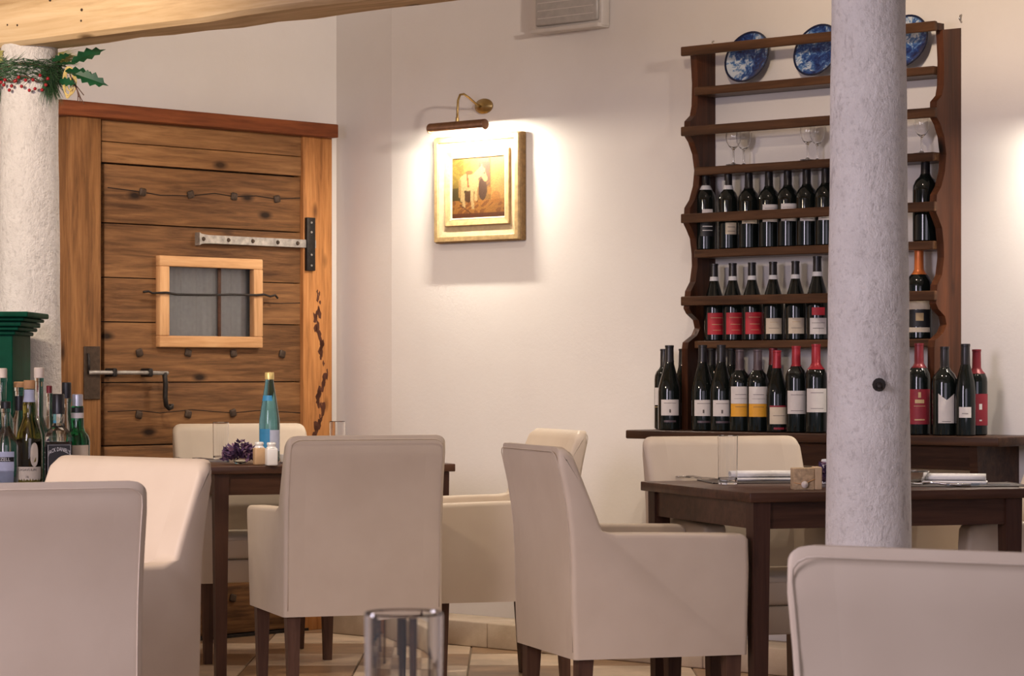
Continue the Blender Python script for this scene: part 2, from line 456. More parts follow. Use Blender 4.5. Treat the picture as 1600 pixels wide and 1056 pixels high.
def column_mesh():
    prof = [(0.0, 0)]
    for i in range(25):
        z = ZB * i / 24
        prof.append((0.1165 - 0.0104 * z + random.uniform(-.0012, .0012), z))
    prof.append((0.0, ZB))
    me = lathe_mesh('column_shaft', prof, M_stone, 48); return me
for c, lab in ((colL, 'rough white stone column with holly beside the door'), (colR, 'tall grey stone column standing before the wine rack')):
    t = thing('stone_column', lab, 'column', (c.x, c.y, 0), random.uniform(0, 3), 'stone columns under the beam')
    put('shaft', column_mesh(), t, (0, 0, 0.001))
    put('base_block', box_mesh('base_block', (.30, .30, .08), M_stone, .01, 2), t, (0, 0, 0.042))
# iron hook stub on the near column
hk = fpt(1373, 602, 0) if False else None
hx = (1373 - 800) / F * 6.9; hz = H - (601 - HZ) / F * 6.9
hook = thing('wall_hook', 'small dark iron stub fixed in the grey stone column', 'hook', (hx, 6.895, hz)); hook.scale = (1.6, 1.6, 1.6)
put('plate', lathe_mesh('plate', [(0, 0), (.011, 0), (.009, .004), (0, .004)], M_iron, 12), hook, (0, 0, 0), (R(90), 0, 0))
put('stub', tube_mesh('stub', [(0, 0, 0), (0, -.012, 0), (0, -.016, -.006)], .005, M_iron), hook)

# ================================================================== the old door
door = thing('door_1', 'old rustic plank door with iron fittings and small window', None, (C0.x, C0.y, 0), PSI, kind='structure')
YL = 0.05                       # leaf face before the wall
def L(px, py, off=YL): return onL(px, py, off)
xl, xr = L(163, 400)[0], L(480, 400)[0]
rows_y = [255, 348, 433, 502.5, 597.5, 697, 795, 893]
rows_z = [L(163, y)[1] for y in rows_y] + [0.012]
wx0, wx1 = L(258, 470)[0], L(403, 470)[0]           # window hole
wz1, wz0 = L(330, 408)[1], L(330, 535)[1]
box('backing', xl - .02, xr + .02, -0.012, -0.002, 0.0, rows_z[0] + .2, M_iron, door)  # dark sheet behind the leaf, stands in for shade in the gaps
for a, b in zip(rows_z[:-1], rows_z[1:]):
    z1, z0 = a - .0022, b + .0022
    spans = [(xl, xr, z0, z1)]
    if z0 < wz1 and z1 > wz0:
        spans = [(xl, wx0, z0, z1), (wx1, xr, z0, z1)]
        if z1 > wz1: spans.append((wx0, wx1, wz1, z1))
        if z0 < wz0: spans.append((wx0, wx1, z0, wz0))
        # one plank cut around the window: joined into one mesh
        bm = bmesh.new()
        for (p, q, r_, s) in spans:
            g = bmesh.ops.create_cube(bm, size=1.0)['verts']
            for v in g: v.co = Vector(((p + q) / 2 + v.co.x * (q - p), -0.031 + v.co.y * .038, (r_ + s) / 2 + v.co.z * (s - r_)))
        put('plank', bm_mesh('plank', bm, M_plank), door)
    else:
        pk = box('plank', xl, xr, -YL, -0.012, z0, z1, M_plank, door, 0.003, 2)
# transom boards above the leaf
tz = [L(163, 186)[1], L(163, 221)[1], rows_z[0] + .003]
xt0 = L(158, 230)[0]
for a, b in zip(tz[:-1], tz[1:]):
    box('transom_board', xt0, xr + .005, -0.056, -0.004, b + .0015, a - .0015, M_plank_l, door, .002, 1)
# posts and header
pl0, pl1 = L(107, 400, .085)[0], L(158, 400, .085)[0]
ztop = L(120, 176, .085)[1]
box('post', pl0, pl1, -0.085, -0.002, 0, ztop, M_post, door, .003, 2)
pr0 = L(474, 400, .07)[0]; pr1 = L(519, 400, .07)[0]
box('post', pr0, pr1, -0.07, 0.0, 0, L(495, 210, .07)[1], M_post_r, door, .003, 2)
hx0, hx1 = L(95, 170, .12)[0], L(529, 205, .12)[0]
hz1, hz0 = L(300, 173.5, .12)[1], L(300, 195.5, .12)[1]
box('header', hx0, hx1, -0.12, -0.002, hz0, hz1, M_header, door, .004, 2)
# worm-eaten wane on the right post: dark ragged channels
wane = bmesh.new()
pts = [(497, 455), (499, 480), (494, 500), (497, 520), (505, 535), (500, 548), (512, 585), (500, 610), (495, 625), (506, 640), (500, 655), (493, 668), (490, 690)]
for (ax, ay), (bx, by) in zip(pts[:-1], pts[1:]):
    for k in range(5):
        if random.random() < .08: continue
        f = k / 5; cx, cy = ax + (bx - ax) * f + random.uniform(-2.2, 2.2), ay + (by - ay) * f + random.uniform(-3, 3)
        x, z = L(cx, cy, .0705); rr = random.uniform(.007, .021)
        vs = [wane.verts.new((x + rr * math.cos(a) * random.uniform(.25, .9), -0.0708, z + rr * 1.6 * math.sin(a) * random.uniform(.4, 1.2))) for a in [i * math.pi / 4 for i in range(8)]]
        wane.faces.new(vs)
gv = bmesh.ops.extrude_face_region(wane, geom=wane.faces[:])['geom']
for e in gv:
    if isinstance(e, bmesh.types.BMVert): e.co.y += .0015
put('worm_channel', bm_mesh('worm_channel', wane, plain('worm_dark', (.10, .03, .012), .8)), door)
# forged nails
nail = box_mesh('nail', (.032, .014, .032), M_nail, .007, 2)
for px, py in [(222, 300), (297, 304), (365, 307), (432, 311), (217, 551), (293, 551), (364, 552), (440, 553), (216, 648), (293, 647), (363, 645), (420, 644), (300, 934), (363, 934), (430, 934)]:
    x, z = L(px, py); put('nail', nail, door, (x, -YL - .004, z), (0, random.uniform(-.3, .3), 0))
# knots proud of the boards, drying cracks
crack = []
def polyline(name, pl, rad, mat, off):
    return put(name, tube_mesh(name, [(L(a, b, off)[0], -off, L(a, b, off)[1]) for a, b in pl], rad, mat, 5), door)
dk = plain('crack_dark', (.02, .010, .006), .9)
polyline('crack', [(168, 293), (200, 297), (222, 300), (250, 305), (297, 306), (335, 302), (365, 307), (400, 306), (432, 311), (474, 309)], .0022, dk, YL)
polyline('crack', [(168, 643), (215, 641), (250, 645), (300, 640), (363, 645), (405, 641), (470, 645)], .0018, dk, YL)
polyline('crack', [(412, 473), (440, 474), (475, 473)], .0018, dk, YL)
# hinge strap and plate
sx0, sx1 = L(312, 375, .079)[0], L(494, 378, .079)[0]
sz = L(400, 377, .079)[1]
hh = .0165
strap = put('hinge_strap', prism_mesh('hinge_strap', [(sx0, sz + .026), (sx0 + .012, sz + .02), (sx0 + .05, sz + hh), (sx1, sz + hh), (sx1, sz - hh), (sx0 + .05, sz - hh), (sx0 + .012, sz - .02), (sx0, sz - .026)], 1, -.079, -YL, M_strap, .002, 1), door)
bolt = lathe_mesh('rivet', [(0, 0), (.009, 0), (.007, .005), (0, .007)], M_nail, 10)
for px in (318, 357, 395, 434, 465):
    x, z = L(px, 377, .079); put('rivet', bolt, strap, (x, -.079, sz), (R(90), 0, 0))
x0, x1 = L(480, 380, .085)[0], L(493, 380, .085)[0]
hp = box('hinge_plate', x0, x1, -.086, -.066, L(487, 423, .08)[1], L(487, 340, .08)[1], M_iron, door, .003, 2)
for dz in (-.09, -.045, .05, .09): put('rivet', lathe_mesh('rivet', [(0, 0), (.005, 0), (.004, .003), (0, .004)], M_strap, 10), hp, (0, -.010, dz), (R(90), 0, 0))
# window in the door
wo = 0.075
fx0, fx1 = L(250, 470, wo)[0], L(411, 470, wo)[0]; fz1, fz0 = L(330, 402, wo)[1], L(330, 543, wo)[1]
bw = .055
def winbar(nm, a, b, c, d, m): return box(nm, a, b, -wo, -YL + .034, c, d, m, door, .004, 2)
box('window_rail', fx0, fx1, -wo, -.046, fz1 - .042, fz1, M_winwood, door, .004)
box('window_rail', fx0, fx1, -wo, -.046, fz0, fz0 + .046, M_winwood, door, .004)
box('window_stile', fx0, fx0 + .050, -wo - .0008, -.046, fz0 + .046, fz1 - .042, M_winwood_v, door, .004)
box('window_stile', fx1 - .050, fx1, -wo - .0008, -.046, fz0 + .046, fz1 - .042, M_winwood_v, door, .004)
box('window_jamb', wx1 - .008, wx1 - .001, -.05, -.013, wz0 + .001, wz1 - .001, M_table, door)
box('window_pane', wx0 + .002, wx1 - .01, -.036, -.033, wz0 + .002, wz1 - .002, M_glass, door)
mx = L(343, 470, .04)[0]
box('muntin', mx - .010, mx + .006, -.044, -.037, wz0 + .002, wz1 - .002, M_table, door, .002)
cv, cf = [], []
for i in range(61):
    x = wx0 + .002 + (wx1 - wx0 - .012) * i / 60
    y = -.020 + .005 * math.sin(i * .55) + .002 * math.sin(i * 1.9)
    cv += [(x, y, wz0 + .002), (x, y, wz1 - .002)]
    if i: cf.append((2 * i - 2, 2 * i, 2 * i + 1, 2 * i - 1))
cur = put('curtain', mesh_from('curtain', cv, cf, M_curtain, True), door)
# bent iron bar across the window
polyline('iron_bar', [(224, 456), (232, 455), (238, 458), (260, 457), (275, 460), (330, 461), (360, 460), (400, 461), (412, 460), (422, 463), (430, 461), (434, 466)], .0048, M_iron, .085)
# sliding bolt with its drop handle
lx0, lx1 = L(131, 580, .088)[0], L(156, 580, .088)[0]
lp = box('bolt_plate', lx0, lx1, -.092, -.084, L(143, 624, .09)[1], L(143, 541, .09)[1], M_nail, door, .002, 1)
polyline('bolt_rod', [(139, 582), (165, 582), (200, 582), (262, 583)], .0085, M_strap, .098)
for px in (178, 234):
    x, z = L(px, 582, .098); put('bolt_guide', box_mesh('bolt_guide', (.02, .06, .034), M_iron, .006, 2), door, (x, -.08, z))
polyline('bolt_handle', [(257, 582), (259, 600), (258, 620), (260, 634), (264, 638), (268, 636), (268, 631)], .0105, M_iron, .100)
polyline('latch_staple', [(138, 552), (139, 570), (139, 584)], .006, M_iron, .095)
box('threshold', L(165, 1000)[0], L(476, 985)[0], -.075, -.004, 0.0, .011, M_iron, door)

# ================================================================== picture and its lamp
def wallR_thing(name, label, cat, px, py, off=0.0, group=None):
    s, z = onR(px, py, off)
    p = C0 + RX * s
    return thing(name, label, cat, (p.x, p.y, 0), -PHI, group), s
pic, ps = wallR_thing('framed_painting', 'gilt framed painting of a white horse lit by brass lamp', 'painting', 740, 300, .055)
def PR(px, py, off): s, z = onR(px, py, off); return s - ps, z
ax0 = PR(675, 300, .055)[0]; ax1 = PR(807, 300, .055)[0]
az1 = PR(740, 211, .055)[1]; az0 = PR(740, 376, .055)[1]
def frame_ring(name, x0, x1, z0, z1, wid, y0, y1, mat, parent, lip=0.0):
    # four mitred bars in one moulding, sloping inward by lip
    bm = bmesh.new()
    o = [(x0, z0), (x1, z0), (x1, z1), (x0, z1)]; i = [(x0 + wid, z0 + wid), (x1 - wid, z0 + wid), (x1 - wid, z1 - wid), (x0 + wid, z1 - wid)]
    ob = [bm.verts.new((a, y1, b)) for a, b in o]; of = [bm.verts.new((a, y0, b)) for a, b in o]
    if_ = [bm.verts.new((a, y0 + lip, b)) for a, b in i]; ib = [bm.verts.new((a, y1, b)) for a, b in i]
    for k in range(4):
        l = (k + 1) % 4
        bm.faces.new((ob[k], ob[l], of[l], of[k])); bm.faces.new((of[k], of[l], if_[l], if_[k]))
        bm.faces.new((if_[k], if_[l], ib[l], ib[k])); bm.faces.new((ib[k], ib[l], ob[l], ob[k]))
    bmesh.ops.bevel(bm, geom=bm.edges[:], offset=.0025, segments=1, affect='EDGES')
    return put(name, bm_mesh(name, bm, mat), parent)
frame_ring('outer_frame', ax0 - .004, ax1 + .004, az0 - .004, az1 + .004, .02, -.032, -.002, M_gilt_d, pic)
frame_ring('outer_moulding', ax0, ax1, az0, az1, .022, -.045, -.02, M_gold, pic)
frame_ring('sloping_frame', ax0 + .02, ax1 - .02, az0 + .02, az1 - .02, .05, -.038, -.012, M_gilt_l, pic, .012)
ix0, ix1 = PR(695, 300, .04)[0], PR(795, 300, .04)[0]; iz1, iz0 = PR(740, 234, .04)[1], PR(740, 352, .04)[1]
frame_ring('inner_frame', ix0, ix1, iz0, iz1, .026, -.042, -.012, M_gold, pic, .008)
frame_ring('inner_slip', ix0 + .024, ix1 - .024, iz0 + .024, iz1 - .024, .008, -.036, -.018, M_gilt_l, pic, .004)
# canvas: painted in vertex colours on a fine grid
def canvas(x0, x1, z0, z1):
    NX, NZ = 84, 92
    me = bpy.data.meshes.new('canvas')
    vs = [(x0 + (x1 - x0) * i / NX, -.029, z0 + (z1 - z0) * j / NZ) for j in range(NZ + 1) for i in range(NX + 1)]
    fs = [(j * (NX + 1) + i, j * (NX + 1) + i + 1, (j + 1) * (NX + 1) + i + 1, (j + 1) * (NX + 1) + i) for j in range(NZ) for i in range(NX)]
    me.from_pydata(vs, [], fs)
    att = me.color_attributes.new('paint', 'FLOAT_COLOR', 'POINT')
    rnd = random.Random(3)
    def ell(u, v, cx, cy, a, b, rot=0):
        du, dv = u - cx, v - cy; c, s = math.cos(rot), math.sin(rot)
        return ((du * c + dv * s) / a) ** 2 + ((-du * s + dv * c) / b) ** 2 < 1
    def seg(u, v, ax, ay, bx, by, r):
        dx, dy = bx - ax, by - ay; t = max(0, min(1, ((u - ax) * dx + (v - ay) * dy) / (dx * dx + dy * dy)))
        return math.hypot(u - ax - dx * t, v - ay - dy * t) < r
    W_ = (0.86, 0.74, 0.44); WS = (0.62, 0.46, 0.2)
    for k, (x, y, z) in enumerate(vs):
        u, v = (x - x0) / (x1 - x0), (z - z0) / (z1 - z0)
        q = rnd.uniform(.8, 1.2)
        n = math.sin(u * 31 + 3 * math.sin(v * 17)) * math.sin(v * 27 + 2 * math.sin(u * 13))
        if v < .30: c = (0.66, .36, .09) if n > -.2 else (.40, .17, .04)
        elif u < .22: c = (0.36, .30, .06) if v > .5 else (.10, .09, .02)
        elif u > .70: c = (0.80, .58, .20)
        elif v > .72: c = (0.70, .52, .18) if u < .5 else (.40, .28, .22)
        else: c = (0.45, .30, .10)
        if u < .35 and v > .55 and n > .1: c = (.48, .45, .10)
        if .70 < u < .73 and v > .3: c = (.45, .26, .06)
        if .50 < u < .72 and .5 < v < .92 and n > -.5: c = (.30, .19, .16)
        if ell(u, v, .20, .42, .10, .16): c = (.12, .09, .02)
        if v < .08: c = (.22, .08, .03)
        # stable opening and boy in the shade behind the horse
        if ell(u, v, .58, .47, .08, .18): c = (.13, .075, .05)
        if ell(u, v, .31, .36, .07, .10): c = (.14, .07, .025)
        # horse
        if ell(u, v, .30, .60, .165, .145) or ell(u, v, .41, .58, .10, .14): c = W_
        if seg(u, v, .42, .66, .56, .78, .065): c = W_
        if seg(u, v, .56, .79, .63, .64, .045): c = W_
        if seg(u, v, .555, .82, .565, .88, .012): c = W_
        for ax, ay, bx, by in ((.20, .52, .22, .34), (.22, .34, .23, .18), (.38, .48, .38, .3), (.38, .3, .40, .17), (.46, .48, .45, .3), (.17, .5, .19, .30)):
            if seg(u, v, ax, ay, bx, by, .027): c = W_
        if seg(u, v, .15, .62, .15, .36, .022): c = WS
        if seg(u, v, .29, .72, .31, .52, .014) or ell(u, v, .33, .755, .07, .035): c = (.45, .16, .05)
        if ell(u, v, .615, .735, .012, .012): c = (.08, .04, .02)
        # dog sitting in the straw
        if ell(u, v, .83, .33, .085, .10) or ell(u, v, .71, .44, .04, .06): c = (.72, .40, .10)
        if ell(u, v, .84, .27, .10, .035): c = (.62, .30, .06)
        if seg(u, v, .16, .22, .36, .08, .012): c = (.25, .09, .03)
        att.data[k].color = (c[0] * q * .22, c[1] * q * .17, c[2] * q * .12, 1)
    m, nt, b = newmat('oil_paint')
    a = node(nt, 'ShaderNodeVertexColor'); a.layer_name = 'paint'
    nt.links.new(a.outputs[0], b.inputs['Base Color']); b.inputs['Roughness'].default_value = .5
    n = noise(nt, coords(nt), 120.0, 3); bump(nt, b, n, .3, .002)
    me.materials.append(m); return me
put('canvas', canvas(ix0 + .03, ix1 - .03, iz0 + .03, iz1 - .03), pic)
box('back_board', ax0 + .02, ax1 - .02, -.02, -.001, az0 + .02, az1 - .02, M_gilt_d, pic)

def picture_lamp(label, px, py):
    lamp, ls = wallR_thing('picture_lamp', label, 'lamp', px, py, group='brass picture lamps')
    lz = onR(px, py)[1]
    lamp.location.z = lz
    bp = lathe_mesh('wall_plate', [(0, 0), (.036, 0), (.036, .006), (.024, .016), (.012, .022), (0, .024)], M_brass, 24)
    put('wall_plate', bp, lamp, (0, -.001, 0), (R(90), 0, 0), (1.35, .85, 1))
    tubez = onR(712, 198, .155)[1] - onR(757, 166)[1]
    put('arm', tube_mesh('arm', [(0, -.02, -.003), (0, -.05, .006), (0, -.09, .028), (0, -.12, .040), (0, -.142, .036), (0, -.154, .012), (0, -.157, -.03), (0, -.158, tubez + .018)], .0048, M_brass, 10), lamp)
    put('joint', lathe_mesh('joint', [(0, 0), (.007, 0), (.008, .006), (.007, .02), (0, .02)], M_brass, 12), lamp, (0, -.158, tubez + .016))
    # half shell shade opening down and to the wall
    shade_v, shade_f = [], []
    a0, a1, NS, LW = R(-12), R(222), 20, .15
    for x in (-LW, LW):
        for r in (.021, .0195):
            for i in range(NS + 1):
                a = a0 + (a1 - a0) * i / NS          # measured from +y (wall side) over the top to the room side
                shade_v.append((x, r * math.cos(a), r * math.sin(a)))
    n1 = NS + 1
    for i in range(NS):
        shade_f.append((i, i + 1, 2 * n1 + i + 1, 2 * n1 + i)); shade_f.append((n1 + i, n1 + i + 1, 3 * n1 + i + 1, 3 * n1 + i))
    for b0 in (0, 2 * n1):
        for i in range(NS): shade_f.append((b0 + i, b0 + i + 1, b0 + n1 + i + 1, b0 + n1 + i))
    sh = put('lamp_shade', mesh_from('lamp_shade', shade_v, shade_f, M_bronze, True), lamp, (0, -.158, tubez))
    cap = lathe_mesh('end_cap', [(0, 0), (.019, 0), (.021, .003), (.019, .006), (0, .008)], M_bronze, 20)
    put('end_cap', cap, sh, (LW - .001, 0, 0), (0, R(90), 0)); put('end_cap', cap, sh, (-LW + .001, 0, 0), (0, R(-90), 0))
    M_bulb = MATS.get('bulb') or emis('lamp_glow', (1.0, 0.90, 0.75), 1020)
    MATS['bulb'] = M_bulb
    put('bulb', tube_mesh('bulb', [(-.125, 0, 0), (-.04, 0, 0), (.04, 0, 0), (.125, 0, 0)], .0075, M_bulb, 10), sh, (0, 0, -.002))
picture_lamp('brass picture lamp with curved arm glowing above the horse painting', 757, 166)
# an assumed next lamp further along this wall, unseen, just beyond the right edge of the photo
picture_lamp('assumed second brass picture lamp further right along the wall, past the frame', 1752, 140)

# emergency light box high on the wall
em, es_ = wallR_thing('emergency_light', 'white plastic emergency light box fixed high on the wall', 'light fixture', 893, 25, .06)
def ER(px, py, off=.06): s, z = onR(px, py, off); return s - es_, z
ex0, ex1 = ER(833, 25)[0], ER(938, 25)[0]; ez0 = ER(890, 45)[1]; ez1 = ez0 + .26
box('housing', ex0, ex1, -.05, -.001, ez0, ez1, M_white, em, .008)
box('lens_cover', ex0 + .015, ex1 - .012, -.066, -.049, ez0 + .022, ez1 - .02, plain('lens_grey', (.40, .37, .34), .3, var=.1), em, .008)
box('bottom_lip', ex0 - .006, ex1 - .004, -.07, -.001, ez0 - .004, ez0 + .012, M_white, em, .003)
for k in range(6): box('rib', ex0 + .03, ex1 - .03, -.0675, -.0655, ez0 + .05 + k * .03, ez0 + .053 + k * .03, M_white, em)

# ================================================================== plate rack on a console shelf
rack, rs = wallR_thing('plate_rack', 'dark scalloped wooden plate rack holding wine bottles on the wall', 'plate rack', 1118, 400)
def WR(px, py, off): s, z = onR(px, py, off); return s - rs, z
led_off = .30
LZ = WR(1000, 672, led_off)[1]                  # ledge top height
ztopR = WR(1080, 78, .13)[1]
xR = onR(1502, 300)[0] - rs                      # right board, wall contact
RW = xR
side_pts = [(85, .115), (95, .112), (130, .105), (165, .108), (180, .118), (190, .150), (212, .152), (222, .128), (240, .104), (265, .092), (290, .100), (312, .122), (325, .150), (350, .155), (358, .140), (372, .118), (395, .108), (415, .106), (440, .118), (455, .146), (482, .155), (490, .140), (500, .100), (512, .09), (524, .11), (535, .160), (545, .165)]
poly = [(-d, WR(1080, y, .13)[1]) for y, d in side_pts] + [(-.165, LZ + .001), (-.001, LZ + .001), (-.001, ztopR)]
side = prism_mesh('side_board', poly, 0, 0, .028, M_rack, .003, 1)
put('side_board', side, rack, (-.028, 0, 0)); put('side_board', side, rack, (RW - .028, 0, 0))
def zrow(y): return WR(1080, y, .14)[1]
for y in (80, 205, 341, 470):
    z = zrow(y); box('front_rail', -.034, RW + .002, -.166, -.148, z - .018, z + .016, M_rail, rack, .003, 1)
    box('rail_lug', -.03, -.002, -.15, -.10, z - .012, z + .012, M_rack, rack); box('rail_lug', RW - .026, RW - .004, -.15, -.10, z - .012, z + .012, M_rack, rack)
shelf_z = {}
for y in (143, 268, 397):
    z = zrow(y); shelf_z[y] = z + .016; box('shelf', .0005, RW - .0285, -.128, -.001, z - .014, z + .016, M_rail, rack, .003, 1)
shelf_z[535] = WR(1290, 536, .12)[1] + .012
box('shelf', .0005, RW - .0285, -.128, -.001, shelf_z[535] - .028, shelf_z[535], M_rail, rack, .003, 1)
# wall screws
for px, py in ((1111, 68), (1498, 27)):
    x, z = WR(px, py, .02)
    put('hanging_screw', tube_mesh('hanging_screw', [(0, 0, -.012), (0, -.012, 0), (0, -.006, .012), (0, 0, .014)], .003, M_steel, 6), rack, (x, -.004, z - .004))

cons, cs_ = wallR_thing('console_shelf', 'dark wooden console ledge under the wine rack', 'console', 1270, 680)
def CR(px, py, off): s, z = onR(px, py, off); return s - cs_, z
cx0, cx1 = CR(977, 672, led_off)[0], CR(1560, 684, led_off)[0]
box('top', cx0, cx1, -led_off, -.001, LZ - .032, LZ, M_ledge, cons, .005, 2)
ax_0, ax_1 = CR(1012, 700, .26)[0], CR(1524, 700, .26)[0]
box('apron', ax_0, ax_1, -.25, -.23, LZ - .115, LZ - .033, M_ledge, cons, .003, 1)
def bracket(name, x):
    pl = [(-.26, LZ - .034), (-.001, LZ - .034), (-.001, .12), (-.10, .12), (-.12, .30), (-.19, LZ - .22), (-.25, LZ - .16)]
    return put(name, prism_mesh(name, pl, 0, x - .016, x + .016, M_ledge, .003, 1), cons)
bracket('side_panel', ax_0 + .02); bracket('side_panel', ax_1 - .01)
box('lower_rail', ax_0 + .04, ax_1 - .03, -.10, -.07, .2, .26, M_ledge, cons, .003, 1)

# ------------------------------------------------------------------ bottles
BOT = {
 'claret':   [(0, 0), (.033, 0), (.0375, .004), (.0375, .185), (.036, .200), (.030, .215), (.020, .226), (.0150, .236), (.0142, .292), (.0155, .293), (.0155, .300), (0, .300)],
 'burgundy': [(0, 0), (.036, 0), (.0405, .004), (.0405, .135), (.0385, .155), (.032, .180), (.0235, .207), (.0172, .232), (.0150, .250), (.0142, .292), (.0155, .293), (.0155, .300), (0, .300)],
 'fat':      [(0, 0), (.039, 0), (.0435, .004), (.0435, .175), (.042, .190), (.034, .208), (.021, .221), (.0155, .232), (.0145, .292), (.0158, .293), (.0158, .300), (0, .300)],
 'mid':      [(0, 0), (.037, 0), (.041, .004), (.041, .175), (.0395, .190), (.033, .208), (.021, .221), (.0155, .232), (.0145, .292), (.0158, .293), (.0158, .300), (0, .300)],
 'slim':     [(0, 0), (.031, 0), (.0345, .004), (.0345, .150), (.031, .185), (.022, .220), (.0155, .245), (.0142, .302), (.0155, .303), (.0155, .312), (0, .312)],
}
def rad_at(prof, z):
    for (r0, z0), (r1, z1) in zip(prof[1:-1], prof[2:]):
        if z0 <= z <= z1 and z1 > z0: return r0 + (r1 - r0) * (z - z0) / (z1 - z0)
    return prof[-2][0]
MC = {}
def cached(key, fn):
    if key not in MC: MC[key] = fn()
    return MC[key]
def patch(prof, z0, z1, half, mat, a=-math.pi / 2, dr=.0006, key=None, notch=False, n=14):
    def fn():
        vs, fs = [], []
        rows = [z0, (z0 + z1) / 2, z1]
        for j, z in enumerate(rows):
            for i in range(n + 1):
                t = a - half + 2 * half * i / n
                zz = z
                if notch and j == 2:
                    u = abs(2 * i / n - 1); zz = z - .022 * (1 - u) ** 1.0 if u > .0 else z - .022
                r = rad_at(prof, zz) + dr
                vs.append((r * math.cos(t), r * math.sin(t), zz))
        for j in range(2):
            for i in range(n): fs.append((j * (n + 1) + i, j * (n + 1) + i + 1, (j + 1) * (n + 1) + i + 1, (j + 1) * (n + 1) + i))
        return mesh_from('label', vs, fs, mat, True)
    return cached(('patch', key, z0, z1, half, mat.name, a, dr, notch), fn)
def wine(loc, kind, label, capmat, caph, labels, strip=False, rz=0.0, group='wine bottles on the rack and its ledge', s=1.0):
    prof = BOT[kind]
    t = thing('wine_bottle', label, 'wine bottle', loc, rz, group); t.scale = (s, s, s)
    b = put('glass_body', cached(('b', kind), lambda: lathe_mesh('glass_body', prof, M_wine, 28)), t)
    zt = prof[-1][1]
    if capmat:
        def capf():
            pr = [(r + .0007, z) for r, z in prof[1:-1] if z > zt - caph]
            pr = [(rad_at(prof, zt - caph) + .0007, zt - caph)] + pr + [(0, zt + .0008)]
            return lathe_mesh('capsule', pr, capmat, 20)
        c = put('capsule', cached(('c', kind, capmat.name, caph), capf), t)
        if strip:
            put('paper_strip', cached(('st', kind, caph), lambda: lathe_mesh('paper_strip', [(rad_at(prof, zt - caph - .002) + .0012, zt - caph - .002), (rad_at(prof, zt - caph + .014) + .0012, zt - caph + .014)], M_band, 20)), c)
    for spec in labels:
        z0, z1, half, mat = spec[:4]; kw = spec[4] if len(spec) > 4 else {}
        lb = put('label', patch(prof, z0, z1, half, mat, kw.get('a', -math.pi / 2), key=kind, notch=kw.get('notch', False)), t)
        for (y0, y1, h2, m2) in kw.get('print', []):
            put('print', patch(prof, y0, y1, h2, m2, kw.get('a', -math.pi / 2), dr=.001, key=kind, n=8), lb)
    return t
def on_rackpt(px, off, z):
    s, _ = onR(px, 500, off); p = C0 + RX * s - RY * off
    return (p.x, p.y, z + .0004)
W1, W2, HA = 1.15, .8, 1.2
ink1 = lambda a, b: [(a, a + .002, .5, M_ink), (b, b + .0015, .6, M_ink)]
Z4 = shelf_z[397]
up = 'bottles on the upper rack shelf'
wine(on_rackpt(1103, .075, Z4), 'claret', 'upper shelf leftmost dark wine bottle with tiny white neck tag', M_capblk, .075, [(.118, .150, .55, M_lab), (.05, .105, .75, M_labk, {'print': [(.085, .088, .5, M_inkw), (.07, .073, .5, M_inkw)]})], True, .1, up)
wine(on_rackpt(1138, .085, Z4), 'claret', 'upper shelf wine bottle with small square cream label below the rail', M_capblk, .07, [(.055, .100, .62, M_labc, {'print': [(.082, .084, .4, M_ink), (.066, .068, .4, M_ink)]})], True, .25, up, .96)
wine(on_rackpt(1170, .075, Z4), 'mid', 'third wine bottle from left on the upper shelf, broad cream label', M_capblk, .075, [(.092, .135, .75, M_labc, {'print': ink1(.10, .12)})], False, 0, up, .97)
wine(on_rackpt(1201.5, .075, Z4), 'mid', 'fourth wine bottle from left on the upper shelf, tall white label', M_capblk, .07, [(.095, .160, .8, M_lab, {'print': ink1(.11, .145)})], False, .1, up, .97)
wine(on_rackpt(1231, .075, Z4), 'mid', 'fifth wine bottle from left on the upper shelf, tall white label', M_capblk, .07, [(.095, .160, .8, M_lab, {'print': ink1(.11, .145)})], False, .05, up, .97)
wine(on_rackpt(1260.5, .075, Z4), 'mid', 'sixth wine bottle from left on the upper shelf, low white label', M_capblk, .07, [(.092, .138, .75, M_lab, {'print': ink1(.10, .12)})], False, 0, up, .97)
wine(on_rackpt(1290, .075, Z4), 'mid', 'upper shelf wine bottle half hidden by the stone column', M_capblk, .07, [(.092, .138, .8, M_lab, {'print': ink1(.10, .12)})], False, 0, up, .97)
wine(on_rackpt(1446, .075, Z4), 'fat', 'single dark wine bottle on the upper shelf right of column', M_capblk, .07, [(.105, .112, .3, M_caporg)], False, 0, up, 1.02)
Z5 = shelf_z[535]
lo = 'bottles on the lower rack shelf'
reds = [(.024, .108, .95, M_labr, {'print': [(.088, .090, .6, M_inkg), (.062, .064, .5, M_inkg), (.04, .0415, .4, M_inkg)]})]
for px, lab in ((1119, 'lower shelf red labelled wine bottle nearest the left side board'), (1148, 'middle one of three red labelled wine bottles on lower shelf'), (1178, 'lower shelf red labelled wine bottle beside the cream labelled ones')):
    wine(on_rackpt(px - 3, .075, Z5), 'burgundy', lab, M_capblk, .065, reds, True, .2, lo, .95)
crs = [(.024, .084, .82, M_labc, {'print': [(.068, .0695, .4, M_inkg), (.045, .0465, .5, M_ink)]})]
wine(on_rackpt(1208, .075, Z5), 'burgundy', 'lower shelf wine bottle with cream label next to the red ones', M_capblk, .065, crs, True, 0, lo, .95)
wine(on_rackpt(1243, .075, Z5), 'burgundy', 'lower shelf wine bottle with cream label second from the red ones', M_capblk, .065, crs, True, 0, lo, .95)
wine(on_rackpt(1277, .075, Z5), 'burgundy', 'lower shelf tall wine bottle with red and white label by column', M_capblk, .07, [(.020, .078, .8, M_lab, {'print': ink1(.04, .06)}), (.088, .116, .6, M_labr)], True, 0, lo, 1.0)
